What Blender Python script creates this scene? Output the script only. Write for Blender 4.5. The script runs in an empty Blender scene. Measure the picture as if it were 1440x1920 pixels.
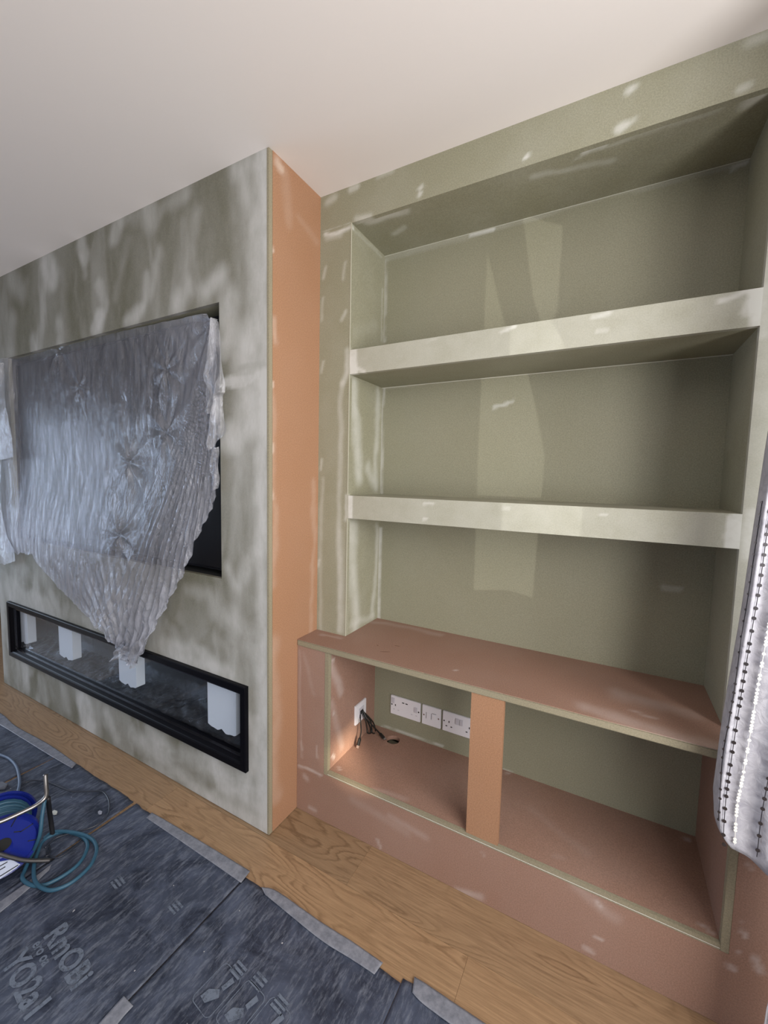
import bpy, bmesh, math, random
import numpy as np
from mathutils import Vector, Matrix
random.seed(7)
rng = np.random.default_rng(5)
SC = bpy.context.scene
COL = SC.collection

# ------------------------------------------------------------------ camera
F = 779.38
CAM = Vector((1.06757, -1.38237, 1.36892))
FW = Vector((-0.477355, 0.874929, -0.081434))
RT = Vector((0.876759, 0.480418, 0.022175))
UP = Vector((-0.058524, -0.060813, 0.996432))
UP = RT.cross(FW).normalized()
cd = bpy.data.cameras.new('camera')
cam = bpy.data.objects.new('camera', cd)
COL.objects.link(cam)
m = Matrix.Identity(4)
for i in range(3):
    m[i][0] = RT[i]; m[i][1] = UP[i]; m[i][2] = -FW[i]; m[i][3] = CAM[i]
cam.matrix_world = m
cd.sensor_fit = 'HORIZONTAL'; cd.sensor_width = 36; cd.lens = F / 1440 * 36
cd.clip_start = 0.02
SC.camera = cam

# ------------------------------------------------------------------ light
SC.view_settings.view_transform = 'Standard'
SC.view_settings.look = 'None'
SC.view_settings.gamma = 1
SC.view_settings.use_curve_mapping = False
SC.view_settings.exposure = 0.0
w = bpy.data.worlds.new('world'); SC.world = w; w.use_nodes = True
w.node_tree.nodes['Background'].inputs[0].default_value = (0.75, 0.86, 1, 1)
w.node_tree.nodes['Background'].inputs[1].default_value = 0.4

def area(name, loc, target, sx, sy, power, col):
    l = bpy.data.lights.new(name, 'AREA'); l.shape = 'RECTANGLE'; l.size = sx; l.size_y = sy
    l.energy = power; l.color = col
    o = bpy.data.objects.new(name, l); COL.objects.link(o); o.location = loc
    o.rotation_euler = (Vector(target) - Vector(loc)).to_track_quat('-Z', 'Y').to_euler()
    return o
# daylight through the patio door in the right wall, the window in the left wall and the one behind the camera
area('daylight_right', (2.06, -1.62, 1.45), (1.06, -1.62, 1.45), 2.1, 1.5, 92, (1.0, 0.98, 0.945))
dl = area('daylight_left', (-4.0, -1.75, 1.15), (-3.0, -1.75, 0.70), 2.2, 1.6, 40, (0.66, 0.80, 1.0)); dl.data.spread = math.radians(145)
area('daylight_rear', (-0.2, -3.9, 1.05), (-0.2, -2.9, 0.85), 2.6, 1.5, 5, (0.80, 0.88, 1.0))

def spot(name, loc, target, ang, power, col, rad=0.02):
    l = bpy.data.lights.new(name, 'SPOT'); l.energy = power; l.color = col
    l.spot_size = ang; l.spot_blend = 0.1; l.shadow_soft_size = rad
    o = bpy.data.objects.new(name, l); COL.objects.link(o); o.location = loc
    o.rotation_euler = (Vector(target) - Vector(loc)).to_track_quat('-Z', 'Y').to_euler()
# low glint of sun thrown back by a window across the street, cut to shape by gaps in an added unseen sheet
GD = Vector((-0.6, 1.0, 0.07))
GT = Vector((0.8, 0.264, 1.65))
spot('sun_glint', GT - GD * 13, GT, math.radians(7), 2700, (1.0, 0.95, 0.85))

PT = Vector((0.20, -0.035, 0.265))
PD = Vector((-1.83, 1.27, -0.72))
spot('sun_glint_low', PT - PD * 4, PT, math.radians(2.6), 16000, (1.0, 0.80, 0.55), 0.25)

# ------------------------------------------------------------------ helpers
def at(px, py, axis, val):
    d = FW * F + RT * (px - 720) - UP * (py - 960)
    t = (val - CAM[axis]) / d[axis]
    return CAM + d * t
def at_plane(px, py, p, n):
    d = FW * F + RT * (px - 720) - UP * (py - 960)
    t = (Vector(p) - CAM).dot(n) / d.dot(n)
    return CAM + d * t

def new_mat(name):
    mt = bpy.data.materials.new(name); mt.use_nodes = True
    nt = mt.node_tree
    return mt, nt, nt.nodes['Principled BSDF']
def plain(name, col, rough=0.5, metal=0.0, spec=0.5):
    mt, nt, b = new_mat(name)
    b.inputs['Base Color'].default_value = (*col, 1); b.inputs['Roughness'].default_value = rough
    b.inputs['Metallic'].default_value = metal; b.inputs['Specular IOR Level'].default_value = spec
    return mt
def N(nt, typ, **kw):
    n = nt.nodes.new(typ)
    for k, v in kw.items():
        if k in n.inputs: n.inputs[k].default_value = v
        else: setattr(n, k, v)
    return n
def ramp(nt, src, stops):
    r = nt.nodes.new('ShaderNodeValToRGB')
    el = r.color_ramp.elements
    while len(el) < len(stops): el.new(0.5)
    for e, (p, c) in zip(el, stops):
        e.position = p; e.color = (*c, 1) if len(c) == 3 else c
    nt.links.new(src, r.inputs[0])
    return r
def mix(nt, fac, a, b, mode='MIX'):
    n = nt.nodes.new('ShaderNodeMix'); n.data_type = 'RGBA'; n.blend_type = mode
    for s, v in ((0, fac), (6, a), (7, b)):
        if isinstance(v, (int, float)): n.inputs[s].default_value = v
        elif isinstance(v, tuple): n.inputs[s].default_value = (*v, 1)
        else: nt.links.new(v, n.inputs[s])
    return n.outputs[2]

def mdf(name, base, filler=(0.62, 0.62, 0.60), rough=0.62, dusty=0.25, streak=(1, 1, 1)):
    mt, nt, b = new_mat(name)
    tc = N(nt, 'ShaderNodeTexCoord').outputs['Object']
    fine = N(nt, 'ShaderNodeTexNoise', Scale=250.0, Detail=3.0, Roughness=0.75); nt.links.new(tc, fine.inputs[0])
    mp = N(nt, 'ShaderNodeMapping', Scale=streak); nt.links.new(tc, mp.inputs[0])
    blotch = N(nt, 'ShaderNodeTexNoise', Scale=3.0, Detail=6.0, Roughness=0.62); nt.links.new(mp.outputs[0], blotch.inputs[0])
    dark = tuple(c * 0.60 for c in base); lite = tuple(min(1, c * 1.38) for c in base)
    c1 = ramp(nt, fine.outputs[0], [(0.33, dark), (0.68, lite)]).outputs[0]
    c2 = mix(nt, 0.5, c1, base)
    bl = ramp(nt, blotch.outputs[0], [(0.40, (0, 0, 0)), (0.80, (dusty, dusty, dusty))]).outputs[0]
    at_ = N(nt, 'ShaderNodeAttribute', attribute_name='filler')
    n2 = N(nt, 'ShaderNodeTexNoise', Scale=16.0, Detail=5.0, Roughness=0.65); nt.links.new(mp.outputs[0], n2.inputs[0])
    k = ramp(nt, n2.outputs[0], [(0.3, (0.72,) * 3), (0.6, (1.1,) * 3)]).outputs[0]
    f = mix(nt, 1.0, at_.outputs['Fac'], k, 'MULTIPLY')
    f2 = N(nt, 'ShaderNodeMath', operation='ADD', use_clamp=True)
    nt.links.new(f, f2.inputs[0]); nt.links.new(bl, f2.inputs[1])
    col = mix(nt, f2.outputs[0], c2, filler)
    nt.links.new(col, b.inputs['Base Color'])
    b.inputs['Roughness'].default_value = rough
    b.inputs['Specular IOR Level'].default_value = 0.35
    bp = N(nt, 'ShaderNodeBump', Strength=0.12, Distance=0.0006)
    nt.links.new(fine.outputs[0], bp.inputs['Height']); nt.links.new(bp.outputs[0], b.inputs['Normal'])
    return mt

GREEN = (0.276, 0.266, 0.188)
M = {}
M['green'] = mdf('green_board', GREEN, filler=(0.62, 0.62, 0.58), dusty=0.18)
M['green_back'] = mdf('green_back_board', (0.262, 0.252, 0.180), dusty=0.05, rough=0.45)
M['breast'] = mdf('sanded_green_board', (0.150, 0.143, 0.102), filler=(0.52, 0.515, 0.50), dusty=0.42, streak=(1, 1, 0.45))
M['orange'] = mdf('orange_board', (0.355, 0.190, 0.108), filler=(0.62, 0.50, 0.42), dusty=0.05)
M['pink'] = mdf('pinkish_board', (0.290, 0.170, 0.126), filler=(0.50, 0.42, 0.39), dusty=0.12)
M['edge'] = mdf('board_edge', (0.270, 0.238, 0.165), filler=(0.38, 0.34, 0.26), dusty=0.3)
M['filler'] = plain('white_filler', (0.70, 0.69, 0.66), 0.8)
M['black'] = plain('black_metal', (0.003, 0.003, 0.005), 0.35, 0, 0.09)
M['matt_black'] = plain('matt_black', (0.008, 0.008, 0.009), 0.8)
M['screen'] = plain('dark_screen', (0.004, 0.004, 0.006), 0.3, 0, 0.2)
M['firebox'] = plain('firebox_grey', (0.032, 0.032, 0.036), 0.5)
M['white_plastic'] = plain('white_plastic', (0.72, 0.70, 0.74), 0.3)
M['grey_plastic'] = plain('light_grey_plastic', (0.52, 0.50, 0.55), 0.3)
M['slot'] = plain('dark_slot', (0.01, 0.01, 0.01), 0.6)
M['steel'] = plain('steel_tube', (0.27, 0.26, 0.26), 0.35, 1.0)
M['blue'] = plain('blue_plastic', (0.008, 0.018, 0.20), 0.32)
M['hose'] = plain('teal_blue_flex', (0.028, 0.095, 0.155), 0.5)
M['grey_cable'] = plain('grey_cable', (0.10, 0.14, 0.22), 0.5)
M['cable'] = plain('black_cable', (0.008, 0.008, 0.008), 0.4)
M['thin_cable'] = plain('thin_dark_cable', (0.03, 0.035, 0.05), 0.35)
M['socket_metal'] = plain('plug_metal', (0.6, 0.6, 0.62), 0.25, 1.0)
M['foam'] = plain('white_foam', (0.78, 0.80, 0.86), 0.9)
M['wall'] = plain('pale_wall', (0.27, 0.26, 0.25), 0.9)
M['upvc'] = plain('white_window_frame', (0.8, 0.8, 0.8), 0.4)

# ceiling paint
mt, nt, b = new_mat('ceiling_paint')
tc = N(nt, 'ShaderNodeTexCoord').outputs['Object']
n = N(nt, 'ShaderNodeTexNoise', Scale=160.0, Detail=3.0); nt.links.new(tc, n.inputs[0])
b.inputs['Base Color'].default_value = (0.80, 0.755, 0.735, 1); b.inputs['Roughness'].default_value = 0.9
bp = N(nt, 'ShaderNodeBump', Strength=0.10, Distance=0.001)
nt.links.new(n.outputs[0], bp.inputs['Height']); nt.links.new(bp.outputs[0], b.inputs['Normal'])
M['ceiling'] = mt

# oak laminate
mt, nt, b = new_mat('oak_laminate')
tc = N(nt, 'ShaderNodeTexCoord').outputs['Object']
oi = N(nt, 'ShaderNodeObjectInfo')
mul = N(nt, 'ShaderNodeVectorMath', operation='SCALE'); mul.inputs[3].default_value = 37.0
cx = N(nt, 'ShaderNodeCombineXYZ')
for i in range(3): nt.links.new(oi.outputs['Random'], cx.inputs[i])
nt.links.new(cx.outputs[0], mul.inputs[0])
add = N(nt, 'ShaderNodeVectorMath', operation='ADD'); nt.links.new(tc, add.inputs[0]); nt.links.new(mul.outputs[0], add.inputs[1])
mp = N(nt, 'ShaderNodeMapping', Scale=(1.3, 6.5, 1.0)); nt.links.new(add.outputs[0], mp.inputs[0])
warp = N(nt, 'ShaderNodeTexNoise', Scale=1.7, Detail=1.5, Roughness=0.4); nt.links.new(mp.outputs[0], warp.inputs[0])
wm = N(nt, 'ShaderNodeMath', operation='MULTIPLY'); wm.inputs[1].default_value = 15.0; nt.links.new(warp.outputs[0], wm.inputs[0])
wj = N(nt, 'ShaderNodeTexNoise', Scale=30.0, Detail=2.0); nt.links.new(mp.outputs[0], wj.inputs[0])
wj2 = N(nt, 'ShaderNodeMath', operation='MULTIPLY_ADD'); wj2.inputs[1].default_value = 0.5; nt.links.new(wj.outputs[0], wj2.inputs[0]); nt.links.new(wm.outputs[0], wj2.inputs[2])
fr = N(nt, 'ShaderNodeMath', operation='FRACT'); nt.links.new(wj2.outputs[0], fr.inputs[0])
rings = ramp(nt, fr.outputs[0], [(0.0, (0.165, 0.098, 0.052)), (0.22, (0.29, 0.185, 0.105)), (0.75, (0.34, 0.225, 0.130)), (1.0, (0.165, 0.098, 0.052))]).outputs[0]
mp2 = N(nt, 'ShaderNodeMapping', Scale=(2.5, 60.0, 1.0)); nt.links.new(add.outputs[0], mp2.inputs[0])
gr = N(nt, 'ShaderNodeTexNoise', Scale=3.0, Detail=5.0, Roughness=0.7); nt.links.new(mp2.outputs[0], gr.inputs[0])
g2 = ramp(nt, gr.outputs[0], [(0.3, (0.20, 0.125, 0.070)), (0.7, (0.36, 0.240, 0.140))]).outputs[0]
big = N(nt, 'ShaderNodeTexNoise', Scale=1.3, Detail=2.0); nt.links.new(mp.outputs[0], big.inputs[0])
bf = ramp(nt, big.outputs[0], [(0.40, (0.15,) * 3), (0.56, (1.0,) * 3)]).outputs[0]
c = mix(nt, bf, g2, rings)
c = mix(nt, 0.30, c, g2)
br = ramp(nt, oi.outputs['Random'], [(0.0, (0.86, 0.86, 0.86)), (1.0, (1.08, 1.04, 1.0))]).outputs[0]
c = mix(nt, 1.0, c, br, 'MULTIPLY')
nt.links.new(c, b.inputs['Base Color']); b.inputs['Roughness'].default_value = 0.42
bp = N(nt, 'ShaderNodeBump', Strength=0.15, Distance=0.0006); nt.links.new(gr.outputs[0], bp.inputs['Height']); nt.links.new(bp.outputs[0], b.inputs['Normal'])
M['oak'] = mt

# navy floor protection
mt, nt, b = new_mat('navy_protection_sheet')
tc = N(nt, 'ShaderNodeTexCoord').outputs['Object']
n1 = N(nt, 'ShaderNodeTexNoise', Scale=6.0, Detail=7.0, Roughness=0.7, Distortion=1.2); nt.links.new(tc, n1.inputs[0])
mp = N(nt, 'ShaderNodeMapping', Scale=(1.0, 0.22, 1.0)); mp.inputs['Rotation'].default_value = (0, 0, -0.25); nt.links.new(tc, mp.inputs[0])
n2 = N(nt, 'ShaderNodeTexNoise', Scale=85.0, Detail=6.0, Roughness=0.75); nt.links.new(mp.outputs[0], n2.inputs[0])
a1 = ramp(nt, n1.outputs[0], [(0.38, (0.011, 0.016, 0.032)), (0.68, (0.072, 0.088, 0.135))]).outputs[0]
a2 = ramp(nt, n2.outputs[0], [(0.48, (0, 0, 0)), (0.75, (0.8,) * 3)]).outputs[0]
c = mix(nt, a2, a1, (0.19, 0.21, 0.26))
n3 = N(nt, 'ShaderNodeTexNoise', Scale=55.0, Detail=1.0); nt.links.new(tc, n3.inputs[0])
sp = ramp(nt, n3.outputs[0], [(0.80, (0, 0, 0)), (0.83, (1, 1, 1))]).outputs[0]
c = mix(nt, sp, c, (0.45, 0.45, 0.47))
nt.links.new(c, b.inputs['Base Color']); b.inputs['Roughness'].default_value = 0.55
bp = N(nt, 'ShaderNodeBump', Strength=0.5, Distance=0.004); nt.links.new(n1.outputs[0], bp.inputs['Height']); nt.links.new(bp.outputs[0], b.inputs['Normal'])
M['navy'] = mt
mt, nt, b = new_mat('faded_print')
tc = N(nt, 'ShaderNodeTexCoord').outputs['Object']
n1 = N(nt, 'ShaderNodeTexNoise', Scale=55.0, Detail=5.0, Roughness=0.7); nt.links.new(tc, n1.inputs[0])
nt.links.new(ramp(nt, n1.outputs[0], [(0.30, (0.3,) * 3), (0.52, (1.0,) * 3)]).outputs[0], b.inputs['Alpha'])
b.inputs['Base Color'].default_value = (0.125, 0.15, 0.20, 1); b.inputs['Roughness'].default_value = 0.6
M['print'] = mt

mt, nt, b = new_mat('dusty_tape')
tc = N(nt, 'ShaderNodeTexCoord').outputs['Object']
n1 = N(nt, 'ShaderNodeTexNoise', Scale=45.0, Detail=5.0, Roughness=0.7); nt.links.new(tc, n1.inputs[0])
c = ramp(nt, n1.outputs[0], [(0.35, (0.15, 0.16, 0.195)), (0.7, (0.27, 0.28, 0.325))]).outputs[0]
nt.links.new(c, b.inputs['Base Color']); b.inputs['Roughness'].default_value = 0.5; b.inputs['Alpha'].default_value = 0.93
M['tape'] = mt

# curtain fabric
mt, nt, b = new_mat('white_crushed_fabric')
tc = N(nt, 'ShaderNodeTexCoord').outputs['Object']
n1 = N(nt, 'ShaderNodeTexNoise', Scale=38.0, Detail=5.0, Roughness=0.6, Distortion=0.8); nt.links.new(tc, n1.inputs[0])
c = ramp(nt, n1.outputs[0], [(0.3, (0.29, 0.285, 0.33)), (0.7, (0.45, 0.445, 0.49))]).outputs[0]
nt.links.new(c, b.inputs['Base Color']); b.inputs['Roughness'].default_value = 0.75
b.inputs['Sheen Weight'].default_value = 0.2
bp = N(nt, 'ShaderNodeBump', Strength=0.6, Distance=0.006); nt.links.new(n1.outputs[0], bp.inputs['Height']); nt.links.new(bp.outputs[0], b.inputs['Normal'])
M['fabric'] = mt
M['sequin'] = plain('dark_sequin', (0.05, 0.045, 0.05), 0.3, 0.6)
M['bright_sequin'] = plain('shiny_sequin', (0.80, 0.79, 0.74), 0.25)

# clear plastic film
def film(name, alpha, crinkle, tint, gloss=0.45):
    mt, nt, b = new_mat(name)
    out = nt.nodes['Material Output']
    tc = N(nt, 'ShaderNodeTexCoord').outputs['Object']
    mp = N(nt, 'ShaderNodeMapping', Scale=(1.0, 1.0, 0.26)); mp.inputs['Rotation'].default_value = (0, 0.28, 0); nt.links.new(tc, mp.inputs[0])
    v = N(nt, 'ShaderNodeTexNoise', Scale=17.0, Detail=6.0, Roughness=0.62, Distortion=2.2); nt.links.new(mp.outputs[0], v.inputs[0])
    v2 = N(nt, 'ShaderNodeTexVoronoi', feature='DISTANCE_TO_EDGE', Scale=26.0)
    dw = mix(nt, 0.06, mp.outputs[0], v.outputs[1]); nt.links.new(dw, v2.inputs[0])
    bp = N(nt, 'ShaderNodeBump', Strength=crinkle, Distance=0.016)
    nt.links.new(v.outputs[0], bp.inputs['Height'])
    bp2 = N(nt, 'ShaderNodeBump', Strength=crinkle * 0.5, Distance=0.006)
    nt.links.new(v2.outputs[0], bp2.inputs['Height']); nt.links.new(bp.outputs[0], bp2.inputs['Normal'])
    # a crease hides more of what lies behind than flat film
    nt.nodes.remove(b)
    rr = ramp(nt, v.outputs[0], [(0.35, (alpha * 0.7,) * 3), (0.7, (min(1, alpha * 1.5),) * 3)])
    tr = N(nt, 'ShaderNodeBsdfTransparent'); df = N(nt, 'ShaderNodeBsdfDiffuse'); df.inputs[0].default_value = (*tint, 1)
    gl = N(nt, 'ShaderNodeBsdfGlossy', Roughness=0.20); gl.inputs[0].default_value = (0.95, 0.95, 1, 1)
    nt.links.new(bp2.outputs[0], gl.inputs['Normal']); nt.links.new(bp2.outputs[0], df.inputs['Normal'])
    ply = N(nt, 'ShaderNodeAttribute', attribute_name='ply')
    pa = N(nt, 'ShaderNodeMath', operation='ADD', use_clamp=True); nt.links.new(rr.outputs[0], pa.inputs[0]); nt.links.new(ply.outputs['Fac'], pa.inputs[1])
    m1 = N(nt, 'ShaderNodeMixShader'); nt.links.new(pa.outputs[0], m1.inputs[0]); nt.links.new(tr.outputs[0], m1.inputs[1]); nt.links.new(df.outputs[0], m1.inputs[2])
    lw = N(nt, 'ShaderNodeLayerWeight', Blend=0.30); nt.links.new(bp2.outputs[0], lw.inputs['Normal'])
    ad = N(nt, 'ShaderNodeMath', operation='MULTIPLY_ADD', use_clamp=True); ad.inputs[1].default_value = gloss; ad.inputs[2].default_value = gloss * .1
    nt.links.new(lw.outputs['Fresnel'], ad.inputs[0])
    m2 = N(nt, 'ShaderNodeMixShader'); nt.links.new(ad.outputs[0], m2.inputs[0]); nt.links.new(m1.outputs[0], m2.inputs[1]); nt.links.new(gl.outputs[0], m2.inputs[2])
    nt.links.new(m2.outputs[0], out.inputs[0])
    return mt
M['film'] = film('clear_polythene', 0.20, 1.0, (0.50, 0.52, 0.61))
M['film_white'] = film('folded_polythene', 0.30, 0.8, (0.58, 0.59, 0.64))
M['film_dark'] = film('thin_inner_film', 0.03, 0.8, (0.5, 0.5, 0.55), 0.07)

mt, nt, b = new_mat('clear_glass_pane')
out = nt.nodes['Material Output']
tr = N(nt, 'ShaderNodeBsdfTransparent'); tr.inputs[0].default_value = (0.93, 0.95, 0.97, 1)
gl = N(nt, 'ShaderNodeBsdfGlossy', Roughness=0.02)
lw = N(nt, 'ShaderNodeFresnel', IOR=1.5)
geo = N(nt, 'ShaderNodeNewGeometry'); inv = N(nt, 'ShaderNodeMath', operation='SUBTRACT'); inv.inputs[0].default_value = 1.0
nt.links.new(geo.outputs['Backfacing'], inv.inputs[1])
fm = N(nt, 'ShaderNodeMath', operation='MULTIPLY'); nt.links.new(lw.outputs[0], fm.inputs[0]); nt.links.new(inv.outputs[0], fm.inputs[1])
ms = N(nt, 'ShaderNodeMixShader'); nt.links.new(fm.outputs[0], ms.inputs[0]); nt.links.new(tr.outputs[0], ms.inputs[1]); nt.links.new(gl.outputs[0], ms.inputs[2])
nt.links.new(ms.outputs[0], out.inputs[0])
M['glass'] = mt

def link(o, parent=None):
    COL.objects.link(o)
    if parent: o.parent = parent
    return o
def from_bm(name, bm, mat, parent=None, smooth=False):
    me = bpy.data.meshes.new(name); bm.to_mesh(me); bm.free()
    if smooth: me.polygons.foreach_set('use_smooth', [True] * len(me.polygons))
    me.materials.append(mat)
    o = bpy.data.objects.new(name, me)
    return link(o, parent)
def bx(bm, x0, x1, y0, y1, z0, z1, bev=0):
    vs = [bm.verts.new((x, y, z)) for x in (x0, x1) for y in (y0, y1) for z in (z0, z1)]
    fs = [bm.faces.new([vs[i] for i in q]) for q in ((0, 1, 3, 2), (4, 6, 7, 5), (0, 4, 5, 1), (2, 3, 7, 6), (0, 2, 6, 4), (1, 5, 7, 3))]
    if bev:
        es = list({e for f in fs for e in f.edges})
        bmesh.ops.bevel(bm, geom=es, offset=bev, segments=2, affect='EDGES')
def box(name, x0, x1, y0, y1, z0, z1, mat, parent=None, bev=0):
    bm = bmesh.new(); bx(bm, x0, x1, y0, y1, z0, z1, bev)
    return from_bm(name, bm, mat, parent)
def tag(o, label=None, cat=None, group=None, kind=None):
    if label: o['label'] = label
    if cat: o['category'] = cat
    if group: o['group'] = group
    if kind: o['kind'] = kind
    return o
def empty(name, loc, label, cat, group=None):
    o = bpy.data.objects.new(name, None); o.location = loc; o.empty_display_size = 0.05
    COL.objects.link(o); tag(o, label, cat, group)
    bpy.context.view_layer.update()
    return o
def adopt(o, parent):          # keep world coordinates of geometry made in world space
    o.parent = parent; o.matrix_parent_inverse = Matrix.Translation(-parent.location)
    return o

def catmull(pts, k=8):
    P = [Vector(p) for p in pts]
    P = [P[0] * 2 - P[1]] + P + [P[-1] * 2 - P[-2]]
    out = []
    for i in range(1, len(P) - 2):
        for j in range(k):
            t = j / k
            a, b_, c_, d_ = P[i - 1], P[i], P[i + 1], P[i + 2]
            out.append(0.5 * ((2 * b_) + (c_ - a) * t + (2 * a - 5 * b_ + 4 * c_ - d_) * t * t + (3 * b_ - a - 3 * c_ + d_) * t ** 3))
    out.append(P[-2]); return out
def tube_bm(bm, path, r, seg=10):
    rings = []; up = Vector((0, 0, 1)); prev = None
    for i, p in enumerate(path):
        t = (path[min(i + 1, len(path) - 1)] - path[max(i - 1, 0)]).normalized()
        if prev is None:
            s = t.cross(up)
            if s.length < 0.05: s = t.cross(Vector((1, 0, 0)))
        else: s = prev - t * prev.dot(t)
        s.normalize(); prev = s; q = t.cross(s)
        rr = r(i / (len(path) - 1)) if callable(r) else r
        rings.append([bm.verts.new(p + (s * math.cos(2 * math.pi * k / seg) + q * math.sin(2 * math.pi * k / seg)) * rr) for k in range(seg)])
    for a, b_ in zip(rings, rings[1:]):
        for k in range(seg): bm.faces.new((a[k], a[(k + 1) % seg], b_[(k + 1) % seg], b_[k]))
    bm.faces.new(rings[0][::-1]); bm.faces.new(rings[-1])
def tube(name, pts, r, mat, parent=None, seg=10, k=8):
    bm = bmesh.new(); tube_bm(bm, catmull(pts, k), r, seg)
    return from_bm(name, bm, mat, parent, smooth=True)

def sstep(x, a, b_): t_ = np.clip((x - a) / (b_ - a), 0, 1); return t_ * t_ * (3 - 2 * t_)
# value noise for hand-worked filler
def vnoise(x, y, seed=0):
    r = np.random.default_rng(seed); T = r.random((64, 64))
    xi = np.floor(x).astype(int); yi = np.floor(y).astype(int)
    fx = x - xi; fy = y - yi; fx = fx * fx * (3 - 2 * fx); fy = fy * fy * (3 - 2 * fy)
    g = lambda a, b_: T[a % 64, b_ % 64]
    return (g(xi, yi) * (1 - fx) + g(xi + 1, yi) * fx) * (1 - fy) + (g(xi, yi + 1) * (1 - fx) + g(xi + 1, yi + 1) * fx) * fy
def fbm(x, y, seed=0, o=4):
    s = 0; a = 0.5
    for i in range(o): s = s + a * vnoise(x * 2 ** i, y * 2 ** i, seed + i); a *= 0.5
    return s / (1 - 0.5 ** o)

def filler_values(P, axes, strokes, seed=1, warp=0.03):
    """P: n x 3 points, strokes: (points3d, radius, softness, amount); a smear of filler along a path"""
    u = P[:, axes[0]].copy(); v = P[:, axes[1]].copy()
    wu = (fbm(u * 9 + 50, v * 9 + 50, seed) - 0.5) * warp * 2; wv = (fbm(u * 9 + 90, v * 9 + 20, seed + 9) - 0.5) * warp * 2
    u = u + wu; v = v + wv
    val = np.zeros(len(P))
    for pts, rad, soft, amt in strokes:
        d = np.full(len(P), 9.0)
        pp = [(p[axes[0]], p[axes[1]]) for p in pts]
        if len(pp) == 1: pp = pp * 2
        for (x0, y0), (x1, y1) in zip(pp, pp[1:]):
            dx, dy = x1 - x0, y1 - y0; L = dx * dx + dy * dy + 1e-9
            t = np.clip(((u - x0) * dx + (v - y0) * dy) / L, 0, 1)
            d = np.minimum(d, np.hypot(u - x0 - t * dx, v - y0 - t * dy))
        s = np.clip((rad - d) / (rad * soft + 1e-6), 0, 1); s = s * s * (3 - 2 * s)
        if amt > 0: val = val + (1 - val) * s * amt
        else: val = val * (1 + s * amt)
    return val

def ticks(a, b_, step, extra=()):
    ks = sorted({round(v, 5) for v in (a, b_, *[e for e in extra if a < e < b_])})
    out = [ks[0]]
    for p, q in zip(ks, ks[1:]):
        n_ = max(1, int(round((q - p) / step)))
        out += [p + (q - p) * i / n_ for i in range(1, n_ + 1)]
    return out
def panel(name, axis, pos, u0, u1, v0, v1, side, th, mat, parent, strokes=(), holes=(), step=0.012, seed=1, base=0.0, warp=0.03, extra=None):
    """board: a gridded show face at axis=pos that carries the filler, turned towards side (-1/+1), th thick behind"""
    ax = [i for i in range(3) if i != axis]
    us = ticks(u0, u1, step, [h[i] for h in holes for i in (0, 1)]); vs = ticks(v0, v1, step, [h[i] for h in holes for i in (2, 3)])
    nu, nv = len(us), len(vs)
    U, V = np.meshgrid(us, vs, indexing='ij')
    P = np.zeros((nu * nv, 3)); P[:, axis] = pos; P[:, ax[0]] = U.ravel(); P[:, ax[1]] = V.ravel()
    val = filler_values(P, ax, strokes, seed, warp)
    val = np.maximum(val, base)
    if extra is not None: val = extra(P, val)
    bm = bmesh.new()
    lay = bm.verts.layers.float.new('filler')
    vv = [bm.verts.new(p) for p in P]
    for a, x in zip(vv, val): a[lay] = float(x)
    flip = (side > 0) if axis != 1 else (side < 0)
    for i in range(nu - 1):
        for j in range(nv - 1):
            cu, cv = (us[i] + us[i + 1]) / 2, (vs[j] + vs[j + 1]) / 2
            if any(h[0] < cu < h[1] and h[2] < cv < h[3] for h in holes): continue
            q = (i * nv + j, (i + 1) * nv + j, (i + 1) * nv + j + 1, i * nv + j + 1)
            if not flip: q = q[::-1]
            bm.faces.new([vv[k] for k in q])
    loose = [v for v in bm.verts if not v.link_faces]
    bmesh.ops.delete(bm, geom=loose, context='VERTS')
    be = [e for e in bm.edges if e.is_boundary]
    r = bmesh.ops.extrude_edge_only(bm, edges=be)
    d = [0, 0, 0]; d[axis] = -side * th
    bmesh.ops.translate(bm, vec=d, verts=[g for g in r['geom'] if isinstance(g, bmesh.types.BMVert)])
    o = from_bm(name, bm, mat)
    adopt(o, parent); return o

# ------------------------------------------------------------------ dimensions (metres)
H = 2.460; D = 0.2819; W = 2.291
A0, A1 = 0.1467, 1.367; ZT = 2.3268; YB = 0.2636
S1 = (1.7676, 1.8594); S2 = (1.2055, 1.2965)
ZW = 0.720; TK = 0.025; YW = -0.128; YF = -0.124
U0, U1 = 0.1541, 1.3746; ZC = 0.2172; YC = 0.2398
TV = (-2.005, -0.2483, 0.9631, 2.0049)
FP = (-2.1467, -0.1066, 0.2216, 0.5645)
XR = 2.10; XL = -4.2; YR = -4.05

# ------------------------------------------------------------------ setting
c = box('ceiling', XL - 0.1, XR + 0.1, YR - 0.1, 0.5, H, H + 0.1, M['ceiling']); tag(c, kind='structure')
fl = box('floor', XL - 0.1, XR + 0.1, YR - 0.1, 0.5, -0.06, -0.012, M['oak']); tag(fl, kind='structure')
def wall_with_holes(name, axis, pos, th, u0, u1, v0, v1, holes):
    bm = bmesh.new(); us = sorted({u0, u1, *[h[i] for h in holes for i in (0, 1)]}); vs = sorted({v0, v1, *[h[i] for h in holes for i in (2, 3)]})
    for a, b_ in zip(us, us[1:]):
        for c_, d_ in zip(vs, vs[1:]):
            if any(h[0] < (a + b_) / 2 < h[1] and h[2] < (c_ + d_) / 2 < h[3] for h in holes): continue
            if axis == 0: bx(bm, pos, pos + th, a, b_, c_, d_)
            else: bx(bm, a, b_, pos, pos + th, c_, d_)
    bmesh.ops.remove_doubles(bm, verts=bm.verts, dist=1e-5)
    o = from_bm(name, bm, M['wall']); tag(o, kind='structure'); return o
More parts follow.
